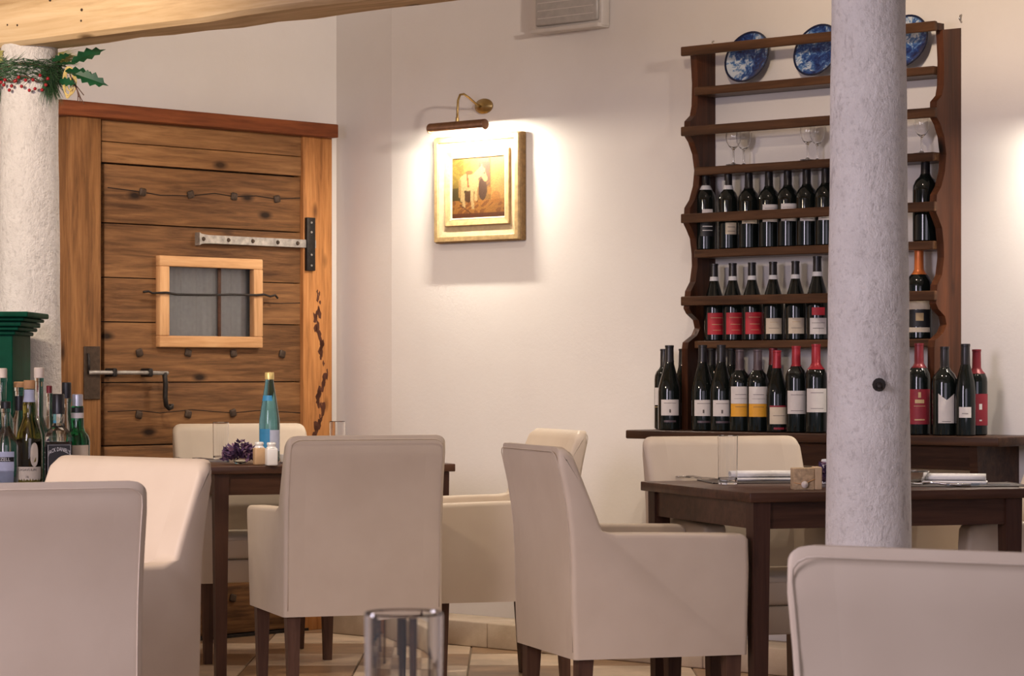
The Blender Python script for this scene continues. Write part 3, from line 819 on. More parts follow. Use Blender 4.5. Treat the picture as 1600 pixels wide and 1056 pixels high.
wine(on_rackpt(1436, .075, Z5), 'fat', 'wine bottle with bright orange capsule and black gold label', M_caporg, .085, [(.098, .130, .9, M_labc), (.040, .097, .9, M_labk, {'print': [(.060, .086, .30, M_inkg)]}), (.022, .038, .9, M_labc)], False, -.1, lo, 1.04)
lg = 'bottles standing on the console ledge'
sq = lambda z0, z1: [(z0, z1, .85, M_lab, {'print': [(z1 - .013, z1 - .0115, .55, M_ink), (z0 + .01, z0 + .022, .07, M_ink)]}), (z0 - .024, z0 - .017, .55, M_capgrey)]
wine(on_rackpt(1038, .10, LZ), 'claret', 'leftmost ledge wine bottle, half behind, white label at its edge', M_capblk, .065, [(.09, .155, 1.0, M_lab, {'print': [(.118, .13, .1, M_ink)]}), (.082, .084, 1.0, M_inkg)], False, -.25, lg)
wine(on_rackpt(1046, .21, LZ), 'burgundy', 'ledge wine bottle with low white label left of the side board', M_capblk, .06, sq(.052, .108), False, 0, lg, 1.04)
wine(on_rackpt(1067, .10, LZ), 'burgundy', 'unlabelled black wine bottle on ledge before the side board', M_capblk, .06, [(.05, .10, .3, M_labk)], False, 0, lg)
wine(on_rackpt(1112, .115, LZ), 'burgundy', 'wine bottle tucked behind the first low white label pair', M_capblk, .06, [(.065, .11, .5, M_lab, {'a': -2.3})], False, 0, lg)
wine(on_rackpt(1098, .215, LZ), 'burgundy', 'ledge wine bottle with low white label, left of a pair', M_capblk, .06, sq(.052, .108), False, 0, lg, 1.04)
wine(on_rackpt(1127, .215, LZ), 'burgundy', 'ledge wine bottle with low white label beside the yellow ones', M_capblk, .06, sq(.052, .108), False, 0, lg, 1.04)
wine(on_rackpt(1143, .11, LZ), 'burgundy', 'dark wine bottle standing behind the left yellow label bottle', M_capblk, .06, [(.05, .09, .4, M_labk)], False, 0, lg)
yel = lambda: [(.1025, .165, .98, M_lab, {'print': [(.135, .1365, .5, M_capgrey), (.12, .121, .6, M_capgrey)]}), (.055, .102, .98, M_laby, {'print': [(.090, .0915, .5, M_ink)]})]
wine(on_rackpt(1156, .215, LZ), 'mid', 'left wine bottle of two with white and yellow label', M_capgrey, .075, yel(), False, 0, lg, .98)
wine(on_rackpt(1184, .215, LZ), 'mid', 'right wine bottle of two with white and yellow label', M_capgrey, .075, yel(), False, 0, lg, .98)
wine(on_rackpt(1208, .11, LZ), 'burgundy', 'dark wine bottle standing behind the low cream label bottle', M_capwine, .06, [(.05, .09, .4, M_labk)], False, 0, lg)
wine(on_rackpt(1214, .22, LZ), 'burgundy', 'ledge wine bottle with red capsule and low cream label', M_capred, .065, [(.030, .098, .9, M_labc, {'print': [(.06, .0615, .55, M_ink), (.092, .098, .9, M_labw)]}), (.010, .018, .5, M_labw)], False, .1, lg, .97)
wine(on_rackpt(1244, .215, LZ), 'claret', 'ledge wine bottle with red capsule and large white label', M_capred, .07, [(.065, .145, 1.0, M_lab, {'print': [(.130, .1315, .6, M_capgrey), (.075, .0765, .6, M_capgrey)]})], False, 0, lg, 1.02)
wine(on_rackpt(1275, .215, LZ), 'claret', 'ledge wine bottle with bright red capsule against the column', M_capred, .085, [(.070, .150, 1.05, M_lab, {'print': [(.135, .1365, .6, M_capgrey), (.082, .0835, .6, M_capgrey)]})], False, 0, lg, 1.04)
redl = [(.035, .150, 1.1, M_labw, {'print': [(.122, .140, .12, M_inkg), (.104, .116, .4, M_inkg), (.094, .0955, .5, M_inkg), (.048, .052, .45, M_inkg)]})]
wine(on_rackpt(1436, .215, LZ), 'claret', 'ledge wine bottle with dark red label and gold emblem by column', M_capwine, .08, redl, False, -.1, lg, 1.04)
wine(on_rackpt(1476, .225, LZ), 'fat', 'ledge wine bottle whose white label has a deep notch', M_capblk, .07, [(.042, .142, .66, M_lab, {'notch': True, 'print': [(.047, .0485, .35, M_ink)]})], False, 0, lg)
wine(on_rackpt(1508.5, .225, LZ), 'slim', 'tall slim black wine bottle with small square white label', M_capblk, .07, [(.062, .098, .62, M_lab, {'print': [(.075, .077, .3, M_ink)]})], False, -.2, lg, .99)
wine(on_rackpt(1526, .135, LZ), 'claret', 'rightmost ledge wine bottle with dark red capsule and label', M_capwine, .085, [(.035, .145, 1.1, M_labw, {'print': [(.09, .11, .14, M_inkw), (.05, .055, .12, M_inkw)]})], False, .2, lg, .97)

# plates on the top shelf
def plate_mat():
    m, nt, b = newmat('delft_glaze'); v = coords(nt)
    n = noise(nt, v, 34.0, 6, 0.8, 0.8); n2 = noise(nt, v, 9.0, 3)
    mx = node(nt, 'ShaderNodeMath', operation='ADD'); nt.links.new(n, mx.inputs[0]); nt.links.new(n2, mx.inputs[1])
    c = ramp(nt, mx.outputs[0], [(0.43, (.004, .012, .07)), (0.495, (.012, .05, .22)), (0.535, (.08, .20, .42)), (0.57, (.55, .62, .68))])
    # ramps work on 0..1: halve the sum
    dv = node(nt, 'ShaderNodeMath', operation='MULTIPLY'); dv.inputs[1].default_value = .5
    r = c.node; nt.links.new(mx.outputs[0], dv.inputs[0]); nt.links.new(dv.outputs[0], r.inputs[0])
    nt.links.new(c, b.inputs['Base Color']); b.inputs['Roughness'].default_value = .12; return m
M_delft = plate_mat()
M_rim = plain('dark_blue_glaze', (.006, .012, .045), .15)
pprof = [(0, .006), (.060, .006), (.074, .010), (.092, .017), (.1, .020), (.1, .017), (.092, .012), (.076, .004), (.06, 0), (0, 0)]
for px, lab in ((1166, 'blue and white plate at the left of the top shelf'), (1275, 'blue and white plate cut off by the left of the column'), (1411, 'blue plate mostly hidden behind the right of the column')):
    s, _ = onR(px, 100, .06); p = C0 + RX * s - RY * .075
    t = thing('wall_plate', lab, 'plate', (p.x, p.y, shelf_z[143] + .0005), -PHI, 'blue plates in the rack')
    d = put('dish', lathe_mesh('dish', pprof, M_delft, 40), t, (0, .036, .0985), (R(72), 0, 0))
    put('rim_band', lathe_mesh('rim_band', [(.093, .0179), (.1004, .0206), (.1006, .0185)], M_rim, 40), d)

# stemmed glasses
stem = [(0, 0), (.027, 0), (.028, .0015), (.010, .004), (.0035, .010), (.003, .052), (.006, .058), (.017, .068), (.026, .085), (.028, .105), (.025, .135),
        (.0242, .135), (.0272, .105), (.0252, .086), (.016, .0695), (.004, .0615), (0, .061)]
gz = shelf_z[268]
for px, off, lab in ((1146, .115, 'left stemmed wine glass of the pair by the rack side'), (1162, .055, 'right stemmed wine glass of the pair by the rack side'),
                     (1262, .115, 'left stemmed wine glass of the pair beside the column'), (1277, .055, 'right stemmed wine glass of the pair beside the column'),
                     (1440, .085, 'lone stemmed wine glass right of the column')):
    s, _ = onR(px, 258, off); p = C0 + RX * s - RY * off
    t = thing('wine_glass', lab, 'wine glass', (p.x, p.y, gz + .0005), 0, 'stemmed glasses on the rack')
    put('goblet', cached('stem', lambda: lathe_mesh('goblet', stem, M_glass, 24)), t)

# ================================================================== chairs
def lerp_tab(tab, z):
    for (z0, v0), (z1, v1) in zip(tab[:-1], tab[1:]):
        if z0 <= z <= z1: return v0 + (v1 - v0) * (z - z0) / (z1 - z0)
    return tab[-1][1] if z > tab[-1][0] else tab[0][1]
CW, CD, ZT, ZA, ZS, ZL = .53, .51, .88, .643, .475, .30
rear = [(.30, -.250), (.45, -.255), (.58, -.257), (.66, -.262), (.74, -.273), (.82, -.290), (.88, -.305)]
front = [(.30, -.165), (.47, -.150), (.58, -.155), (.645, -.165), (.70, -.186), (.76, -.211), (.82, -.236), (.88, -.262)]
ATH = .068                                   # arm panel thickness
def rnd_in(e, r): return 0.0 if e >= r else r - math.sqrt(max(0, r * r - (r - e) ** 2))
def ztop_at(e): return ZT - rnd_in(e, .035)
def back_ring(zt, ins, bow, zlow):
    pts = []
    for i in range(17):
        z = ZL + (zt - ZL) * i / 16; k = max(0, (z - (zt - .012)) / .012)
        pts.append((lerp_tab(rear, z) + ins + .010 * (1 - math.sqrt(max(0, 1 - k * k))), z))
    for i in range(16, -1, -1):
        z = zlow + (zt - zlow) * i / 16; k = max(0, (z - (zt - .016)) / .016)
        pts.append((lerp_tab(front, z) - ins - .014 * (1 - math.sqrt(max(0, 1 - k * k))) - (bow if z > ZS else 0), z))
    return pts
def loft(name, secs, mat, sharp=50):
    bm = bmesh.new()
    rings = [[bm.verts.new(p) for p in sec] for sec in secs]; n = len(rings[0])
    for a, b in zip(rings[:-1], rings[1:]):
        for i in range(n): bm.faces.new((a[i], a[(i + 1) % n], b[(i + 1) % n], b[i]))
    bm.faces.new(rings[0]); bm.faces.new(rings[-1][::-1])
    me = bm_mesh(name, bm, mat, True); me.set_sharp_from_angle(angle=R(sharp)); return me
def back_mesh():
    h_ = CW / 2 - ATH
    secs = []
    for i in range(9):
        x = -h_ + 2 * h_ * i / 8
        low = [(lerp_tab(front, z), z) for z in (.60, .55, .50, .45, .40, .36, .33, .31, ZL)]
        secs.append([(x, y, z) for y, z in back_ring(ZT, 0, .006 * (1 - (x / h_) ** 2), ZA + .006) + low])
    return loft('backrest', secs, M_leather)
def arm_mesh(sgn):
    secs = []
    for e in (0, .002, .005, .009, .014, .022, .035, .05, ATH - .010, ATH - .006, ATH - .003, ATH - .001, ATH):
        io, ii = rnd_in(e, .014), rnd_in(ATH - e, .010)
        pts = back_ring(ztop_at(e), io, 0, ZA + .006)
        d = max(io, ii)
        pts += [(-.13, ZA - d), (-.05, ZA - .001 - d), (.10, ZA - .004 - d), (.236, ZA - .007 - d), (.250 - d * .5, ZA - .012 - d), (.258 - d, ZA - .024), (.262 - d, ZA - .10), (.259 - d, ZL + .02), (.258 - d, ZL)]
        sec = []
        for y, z in pts:
            fl_ = .012 * max(0, min(1, (z - .40) / .25)) * max(0, (y + .13) / .4)
            sec.append((sgn * (CW / 2 - e + fl_ * (1 - .5 * e / ATH)), y, z))
        secs.append(sec)
    return loft('arm', secs, M_leather, 60)
def seat_mesh():
    me = box_mesh('seat', (CW - 2 * .068 + .002, .395, ZS - .385), M_leather, .018, 3, (0, .048, (ZS + .385) / 2)); return me
def leg_mesh(front_):
    vs = []
    for z, h in ((0, .0145), (ZL + .01, .0225)):
        sy = (0.0 if front_ else -.012) * (1 - z / ZL)
        for a, b in ((-1, -1), (1, -1), (1, 1), (-1, 1)): vs.append((a * h, b * h + sy, z))
    return mesh_from('leg', vs, [(0, 3, 2, 1), (4, 5, 6, 7), (0, 1, 5, 4), (1, 2, 6, 5), (2, 3, 7, 6), (3, 0, 4, 7)], M_cleg)
ME_back, ME_armR, ME_armL, ME_seat = back_mesh(), arm_mesh(1), arm_mesh(-1), seat_mesh()
ME_legF, ME_legR = leg_mesh(True), leg_mesh(False)
ME_base = box_mesh('seat_base', (CW - 2 * .068 + .002, .40, .384 - ZL), M_leather, .006, 2, (0, .05, (.384 + ZL) / 2))
hw = CW / 2
def _pp(x, z): return (x, lerp_tab(rear, z) - .0004, z)
_side = [(hw - .0135, z) for z in (.32, .40, .48, .56, .64, .70, .76, .80, .835)] + [(hw - .016, .852), (hw - .024, .8605), (hw - .036, .8660)]
_path = [_pp(-x, z) for x, z in _side] + [_pp(-hw + .05 + (CW - .10) * i / 6, .8672) for i in range(7)] + [_pp(x, z) for x, z in _side[::-1]]
ME_pipe = tube_mesh('piping', _path, .0014, M_pipe, 6)
ME_cpipe = tube_mesh('seat_piping', [(-.195, .2455, ZS - .018), (0, .2462, ZS - .018), (.195, .2455, ZS - .018)], .002, M_pipe, 6)
def chair(label, centre, e):
    e = Vector(e).normalized(); rz = math.atan2(e.y, e.x) - math.pi / 2
    t = thing('armchair', label, 'armchair', (centre[0], centre[1], 0.0005), rz, 'cream leather armchairs')
    bk = put('backrest', ME_back, t); put('piping', ME_pipe, bk)
    put('arm', ME_armR, t); put('arm', ME_armL, t)
    st = put('seat', ME_seat, t); put('piping', ME_cpipe, st)
    put('seat_base', ME_base, t)
    for sx in (-1, 1):
        put('leg', ME_legF, t, (sx * .228, .222, 0)); put('leg', ME_legR, t, (sx * .228, -.212, 0))
    return t
TH = R(18)
U, V = Vector((math.cos(TH), math.sin(TH))), Vector((-math.sin(TH), math.cos(TH)))
def v2(p): return Vector((p.x, p.y))
def right_of(e): return Vector((e.y, -e.x))
# beside the right table, facing it, back turned
e = Vector((math.cos(R(17.5)), math.sin(R(17.5)))); NR = v2(fpt(898, 1032, ZL))
chair('cream armchair seen side on in front of the right table', NR - right_of(e) * hw + e * .25, e)
# back turned, at the left table
e = V; RL = v2(fpt(443, 965, ZL))
chair('cream armchair with its back turned at the left table', RL + right_of(e) * hw + e * .25, e)
# behind the left table by the door
e = -V
chair('cream armchair facing us between left table and plank door', (-.98, 10.37), e)
# right of the left table, under the picture
e = -U
chair('cream armchair under the painting, half hidden by two others', (-.10, 9.52), e)
# behind the right table
e = -V
chair('cream armchair behind the right table below the wine ledge', (.748, 8.36), e)
# right of the right table
e = -U
chair('cream armchair tucked under the right table, past the column', (1.50, 8.31), e)
# foreground
e = Vector((-.62, -.785)).normalized(); rt = right_of(e)
Pn = v2(Vector(((338 - 800) / F * 6.4, 6.4, 0)))
chair('cream armchair turned left, second from the left edge', Pn + Vector((-.785, .62)) * hw + e * .30, e)
e = Vector((-.40, .915)).normalized(); P = Vector(((235 - 800) / F * 5.15, 5.15))
chair('cream armchair back cut off by the left picture edge', P - right_of(e) * hw + e * .30, e)
e = Vector((.50, .866)).normalized(); P = Vector(((1219 - 800) / F * 3.26, 3.26))
chair('cream armchair back in the lower right foreground corner', P + right_of(e) * hw + e * .30, e)

# ================================================================== tables
def table(label, corner, wu, dv, ang, group='dark wooden dining tables', zt=.75):
    t = thing('dining_table', label, 'table', (corner.x, corner.y, 0.0005), ang, group)
    top = box('table_top', 0, wu, 0, dv, zt - .028, zt, M_table, t, .003, 2)
    li, lw = .018, .052
    for x in (li, wu - li - lw):
        for y in (li, dv - li - lw):
            bm = bmesh.new(); g = bmesh.ops.create_cube(bm, size=1)['verts']
            for v in g:
                k = 1.0 if v.co.z > 0 else .72
                v.co = Vector((v.co.x * lw * k, v.co.y * lw * k, (v.co.z + .5) * (zt - .029)))
            put('leg', bm_mesh('leg', bm, M_table_v), t, (x + lw / 2, y + lw / 2, 0))
    ai = .026
    for y in (ai, dv - ai - .02): box('apron', li + lw, wu - li - lw, y, y + .02, zt - .103, zt - .0285, M_table, t)
    for x in (ai, wu - ai - .02): box('apron', x, x + .02, li + lw, dv - li - lw, zt - .103, zt - .0285, M_table, t)
    return t
c1 = v2(fpt(329, 729, .75)); table('dark wooden table near the door with water bottle', c1, .90, .80, TH)
TH2 = R(19); U2, V2 = Vector((math.cos(TH2), math.sin(TH2))), Vector((-math.sin(TH2), math.cos(TH2)))
c2 = v2(fpt(1172, 770, .75)); table('dark wooden table behind the grey column', c2, .88, .82, TH2)
table('dark wooden table just below the frame under the near glass', Vector((-.62, 1.75)), 1.0, .7, 0.0)

# ------------------------------------------------------------------ table ware
def tpt(px, py, z=.75): return fpt(px, py, z)
def tumbler_mesh(r, h):
    pr = [(0, 0), (r * .92, 0), (r * .95, .003), (r, h - .002), (r - .0008, h), (r - .0018, h - .002), (r * .95 - .0014, .020), (r * .9 - .002, .0135), (0, .012)]
    return lathe_mesh('tumbler', pr, M_glass, 56, sharp=9)
ME_tum = tumbler_mesh(.030, .145)
def tumbler(label, loc, s=1.0):
    t = thing('glass_tumbler', label, 'glass', (loc[0], loc[1], .7515), 0, 'clear glass tumblers'); t.scale = (s, s, s)
    put('tumbler', ME_tum, t); return t
tumbler('tall clear tumbler beside the purple flowers on left table', tpt(345, 721))
tumbler('clear tumbler rim showing above the turned armchair back', (-.66, 10.28))
tumbler('tall clear tumbler standing on the right table', tpt(1137, 757))
tumbler('blurred clear tumbler in the foreground at the bottom', ((631 - 800) / F * 2.2, 2.2), 1.07).scale.z = .985
# water bottle
wb = thing('water_bottle', 'blue glass water bottle with gold cap on left table', 'bottle', (0, 0, 0))
pb = tpt(421, 722); wb.location = (pb.x, pb.y, .7515)
wprof = [(0, 0), (.033, 0), (.0385, .005), (.0385, .135), (.0375, .155), (.032, .195), (.024, .245), (.0165, .290), (.0145, .305), (.0145, .318), (.016, .318), (.016, .322), (0, .322)]
gb = put('glass_body', lathe_mesh('glass_body', wprof, M_gblue, 32), wb)
put('cap', lathe_mesh('cap', [(.0152, .303), (.0172, .304), (.0172, .327), (.0155, .330), (0, .330)], plain('gold_cap', (.72, .55, .22), .35, .5), 20), wb)
def lab_on(prof, z0, z1, half, mat, parent, a=-math.pi / 2, dr=.0007, name='label'):
    return put(name, patch(prof, z0, z1, half, mat, a, dr, key=id(prof)), parent)
lab_on(wprof, .052, .122, .62, M_labb, wb, -2.05); lab_on(wprof, .040, .118, .60, M_labgy, wb, -.85)
lab_on(wprof, .225, .245, .8, M_labb, wb, -1.9)

# shakers
def shaker(label, loc, mat, s=1.0):
    t = thing('shaker', label, 'shaker', (loc[0], loc[1], .7515), TH + random.uniform(-.1, .1), 'table condiment shakers'); t.scale = (s, s, s)
    put('body', box_mesh('body', (.040, .040, .062), mat, .006, 3, (0, 0, .031)), t)
    put('cap', lathe_mesh('cap', [(.019, .062), (.014, .068), (.0145, .072), (.0165, .076), (.015, .082), (0, .0835)], M_ceramic, 20), t)
shaker('white ceramic shaker right of the tan one on left table', tpt(424, 728), M_ceramic)
shaker('tan sided shaker with white cap beside purple flowers', tpt(405, 727), plain('tan_ceramic', (.55, .36, .2), .4))
shaker('white shaker peeking past the column on right table', tpt(1291, 757), M_ceramic, .9)
# saucer seen past the turned chair
sp = tpt(446, 724)
t = thing('napkin_ring_cup', 'small white cup behind the water bottle on left table', 'cup', (sp.x, sp.y, .7515))
put('bowl', lathe_mesh('bowl', [(0, 0), (.014, 0), (.017, .004), (.021, .032), (.0195, .032), (.015, .006), (0, .005)], M_ceramic, 20), t)
put('foot_ring', lathe_mesh('foot_ring', [(.017, 0), (.02, 0), (.02, .004), (.017, .004)], M_capgrey, 20), t)

# dried flowers
def posy(label, loc, w_, h_, n=60):
    t = thing('dried_flowers', label, 'flowers', (loc[0], loc[1], .7515), 0, 'purple flower posies')
    put('bowl', lathe_mesh('bowl', [(0, 0), (.02, 0), (.028, .01), (.03, .022), (.028, .022), (.024, .01), (0, .004)], M_gclear, 20), t)
    rnd = random.Random(n + int(w_ * 1000))
    for mat, cnt, nm in ((M_petal, n, 'petal_cluster'), (M_petal2, n // 2, 'pale_petal_cluster')):
        vs, fs = [], []
        for k in range(cnt):
            a = rnd.uniform(0, 6.28); rr = w_ * math.sqrt(rnd.random()); z = .016 + h_ * rnd.random() * (1 - .6 * (rr / w_) ** 2)
            c = Vector((rr * math.cos(a), rr * math.sin(a), z)); s = rnd.uniform(.011, .021)
            d = Vector((math.cos(a) + rnd.uniform(-.7, .7), math.sin(a) + rnd.uniform(-.7, .7), rnd.uniform(-.2, 1))).normalized()
            sd = d.cross(Vector((rnd.uniform(-1, 1), rnd.uniform(-1, 1), 1))).normalized()
            up_ = d.cross(sd) * .35
            i0 = len(vs)
            vs += [c, c + (d * .5 + sd * .5 + up_) * s, c + d * s * 1.3, c + (d * .5 - sd * .5 + up_) * s]
            fs += [(i0, i0 + 1, i0 + 2), (i0, i0 + 2, i0 + 3)]
        o = put(nm, mesh_from(nm, vs, fs, mat), t); tag(o, kind='stuff')
    vs, fs = [], []
    lf = mesh_from('leaf', [(0, 0, 0), (.012, .004, .010), (.034, 0, -.004), (.012, -.004, .010), (.012, 0, .004)], [(0, 1, 4), (1, 2, 4), (2, 3, 4), (3, 0, 4)], M_petal2)
    for k in range(5): put('leaf', lf, t, (w_ * .5 * math.cos(k * 1.3), w_ * .5 * math.sin(k * 1.3), .02), (0, 0, k * 1.3))
    return t
p = tpt(376, 725); posy('purple dried flower posy on the left table', p, .056, .066, 240)
p = tpt(1305, 760); posy('dark purple flowers mostly hidden behind grey column', p, .062, .06, 160)

# cutlery, placemats, napkins
def flat(name, poly, z0, z1, mat, parent):
    return put(name, prism_mesh(name, poly, 2, z0, z1, mat), parent)
def knife(label, loc, ang, z=.7515):
    t = thing('table_knife', label, 'knife', (loc[0], loc[1], z), ang, 'table cutlery')
    flat('blade', [(.0, -.008), (.09, -.010), (.105, -.004), (.108, .004), (0, .006)], .002, .0035, M_steel, t)
    flat('handle', [(-.10, -.008), (-.10, .008), (-.05, .009), (0, .005), (0, -.006), (-.05, -.009)], 0, .007, M_steel, t)
def fork(label, loc, ang, z=.7515):
    t = thing('table_fork', label, 'fork', (loc[0], loc[1], z), ang, 'table cutlery')
    put('handle', tube_mesh('handle', [(-.11, 0, .003), (-.05, 0, .004), (0, 0, .009), (.03, 0, .006)], [.005, .004, .003, .004], M_steel, 8), t)
    put('head', box_mesh('head', (.028, .024, .003), M_steel, .001, 1, (.042, 0, .006)), t)
    tn = tube_mesh('tine', [(.054, 0, .006), (.075, 0, .006), (.095, 0, .011)], [.0018, .0016, .001], M_steel, 6)
    for y in (-.0095, -.0032, .0032, .0095): put('tine', tn, t, (0, y, 0))
def mat_(label, loc, ang, w_=.40, d_=.28):
    t = thing('placemat', label, 'placemat', (loc[0], loc[1], .7508), ang, 'dark placemats')
    put('sheet', box_mesh('sheet', (w_, d_, .0025), M_mat, .001, 1, (0, 0, .0012)), t)
    for s in (-1, 1): put('hem', box_mesh('hem', (.006, d_, .0012), M_ink, 0, 1, (s * (w_ / 2 - .004), 0, .003)), t)
def napkin(label, loc, ang, w_=.21, d_=.07):
    t = thing('folded_napkin', label, 'napkin', (loc[0], loc[1], .7540), ang, 'folded white napkins')
    # a rolled fold lying on a flat fold
    put('flat_fold', box_mesh('flat_fold', (w_ * 1.0, d_ + .02, .008), M_linen, .0035, 2, (0, 0, .004)), t)
    pr = []
    for i in range(15):
        a = i / 14 * 2 * math.pi * .93
        pr.append((-.032 + .034 * math.cos(a) * .9 + .03, .019 + .0105 * math.sin(a)))
    vs, fs = [], []
    for x in (-w_ / 2 + .004, -w_ / 6, w_ / 6, w_ / 2 - .004):
        for y, z in pr: vs.append((x, y, z + random.uniform(-.0006, .0006)))
    n = len(pr)
    for j in range(3):
        for i in range(n - 1): fs.append((j * n + i, j * n + i + 1, (j + 1) * n + i + 1, (j + 1) * n + i))
    o = put('rolled_fold', mesh_from('rolled_fold', vs, fs, M_linen, True), t)
    md = o.modifiers.new('thickness', 'SOLIDIFY'); md.thickness = .003
p = tpt(1192, 753); q = v2(p)
mat_('dark placemat under the napkin left of the column', q, TH2 * .4, .36, .24)
napkin('folded white napkin between tumbler and burlap block', v2(tpt(1192, 752)), TH2 * .35)
knife('steel knife at the left edge of the right table', v2(tpt(1098, 750)), TH2 + R(100))
fork('steel fork at the left edge of the right table', v2(tpt(1082, 749)), TH2 + R(105))
q = v2(tpt(1490, 758))
mat_('dark placemat with napkin right of the column', q, TH2 * .3, .40, .26)
napkin('folded white napkin right of the column', v2(tpt(1492, 757)), -TH2 * .6, .19, .07)
fork('steel fork resting on the napkin right of the column', v2(tpt(1458, 761)), TH2 + R(140), .7545)
knife('steel knife lying right of the column on placemat', v2(tpt(1530, 761)), R(8), .7545)
# small glass bowl right of the column
gp = tpt(1420, 757)
t = thing('glass_dish', 'small clear glass dish just right of the column', 'dish', (gp.x, gp.y, .7545))
put('bowl', lathe_mesh('bowl', [(0, 0), (.03, 0), (.05, .012), (.06, .035), (.0585, .035), (.048, .014), (.029, .003), (0, .003)], M_gclear, 28), t)
put('rim', lathe_mesh('rim', [(.0583, .035), (.0603, .037), (.0615, .035), (.0600, .0335)], M_gclear, 28), t)
# burlap block
p = tpt(1254, 765); t = thing('burlap_block', 'tan burlap covered block candle holder on right table', 'block', (p.x, p.y, .7512), TH2 * .2)
put('block', box_mesh('block', (.060, .06, .062), M_box, .003, 2, (0, 0, .030)), t)
put('side_board', box_mesh('side_board', (.020, .062, .064), plain('pale_wood', (.62, .44, .26), .6), .002, 1, (.0405, 0, .032)), t)
put('shell', lathe_mesh('shell', [(0, 0), (.008, .001), (.010, .006), (.004, .012), (0, .013)], M_corkp, 12), t, (.0, -.030, .014), (R(80), 0, 0))
put('twine', tube_mesh('twine', [(-.03, -.031, .02), (-.01, -.033, .016), (.01, -.033, .022), (.03, -.031, .03)], .0016, M_cork, 6), t)
# left table cutlery
knife('steel knife on the left table behind the turned left chair', v2(tpt(322, 722)), R(150))
fork('steel fork on the left table behind the turned left chair', v2(tpt(312, 720)), R(160))

# ================================================================== bar corner on the left
DB = 8.2
sb = thing('bar_sideboard', 'dark wooden sideboard carrying the spirit bottles at left', 'sideboard', ((-10 - 800) / F * DB - .15, DB + .05, 0.0005))
box('top', -.55, .40, -.22, .22, .72, .748, M_ledge, sb, .004)
box('body', -.53, .38, -.20, .20, .06, .72, M_ledge, sb, .004)
for x in (-.30, .15): box('door_panel', x - .2, x + .2, -.212, -.199, .10, .68, M_rack, sb, .004)
DG = 8.75
gx = (34 - 800) / F * DG
gc = thing('green_cupboard', 'dark green painted cupboard with moulded cornice by column', 'cupboard', (gx, DG, 0.0005))
gz1 = H - (486 - HZ) / F * (DG - .3)
box('body', -.75, 0, -.16, .16, 0.0, gz1 - .06, M_green, gc, .004)
def cornice(nm, z0, z1, o):
    return box(nm, -.75 - o, o, -.16 - o, .16 + o * .2, z0, z1, M_green, gc, .004)
cornice('moulding', gz1 - .073, gz1 - .060, .010); cornice('moulding', gz1 - .059, gz1 - .047, .022)
cornice('cornice', gz1 - .046, gz1 - .030, .032); cornice('cornice', gz1 - .029, gz1 - .018, .044); cornice('cornice_top', gz1 - .017, gz1, .058)
box('front_panel', -.68, -.06, -.172, -.159, .9, gz1 - .12, M_green, gc, .006)

def spirit(label, px, depth, prof, mat, cap, labels=[], liquid=None, rz=0.0, base_y=None):
    X = (px - 800) / F * depth
    t = thing('spirit_bottle', label, 'bottle', (X, depth, .7492), rz, 'spirit bottles on the sideboard')
    put('glass_body', lathe_mesh('glass_body', prof, mat, 28), t)
    zt = prof[-1][1]
    cm, ch, cr = cap
    put('stopper', lathe_mesh('stopper', [(0, zt + .0005), (cr, zt + .0005), (cr, zt + ch - .002), (cr - .002, zt + ch), (0, zt + ch)], cm, 18), t)
    for (z0, z1, half, m_, kw) in labels:
        l = put('label', patch(prof, z0, z1, half, m_, kw.get('a', -math.pi / 2), key=label), t)
        for (y0, y1, h2, m2) in kw.get('print', []): put('print', patch(prof, y0, y1, h2, m2, kw.get('a', -math.pi / 2), dr=.0011, key=label, n=8), l)
    return t
def zpx(py, depth): return H - (py - HZ) / F * depth - .75
def sp_prof(r, h, zs, zn, rn):
    return [(0, 0), (r - .004, 0), (r, .004), (r, zs), (r * .93, zs + (zn - zs) * .3), (r * .6, zs + (zn - zs) * .65), (rn * 1.15, zs + (zn - zs) * .92), (rn, zn), (rn, h - .012), (rn + .002, h - .011), (rn + .002, h), (0, h)]
def wrap_text(t, prof, s, size, zc, mat, a=-math.pi / 2, dr=.0013, name='lettering', arc=0.0):
    me = text_mesh(name, s, size, mat)
    for v in me.vertices:
        z = zc + v.co.y - arc * v.co.x ** 2
        r = rad_at(prof, z) + dr; q = a + v.co.x / r
        v.co = (r * math.cos(q), r * math.sin(q), z)
    return put(name, me, t)
# tall clear bottle at the picture edge
pf = sp_prof(.037, zpx(590, 8.35), .17, .24, .014)
spirit('tall clear bottle with pink stopper at the left picture edge', 3, 8.35, pf, M_gclear, (M_corkp, .03, .016))
# clear bottle with dark cap and blue-grey label
pf = sp_prof(.037, zpx(638, 8.12), .115, .175, .013)
t = spirit('clear bottle with black cap and blue grey label', 9, 8.12, pf, M_gclear, (M_black, .022, .015),
       [(.0, .098, .9, M_labgy, {})])
lb = lab_on(pf, .068, .082, .86, M_labk, t, -math.pi / 2, .0011)
wrap_text(t, pf, 'NZELL', .014, .075, M_inkw)
# brown capped clear bottle
pf = sp_prof(.033, zpx(605, 8.38), .16, .215, .013)
spirit('clear bottle with dark neck and brown cap behind the olive bottle', 30, 8.43, pf, M_gclear, (M_cork, .018, .0165), [(.215, .26, 3.1, M_capblk, {})])
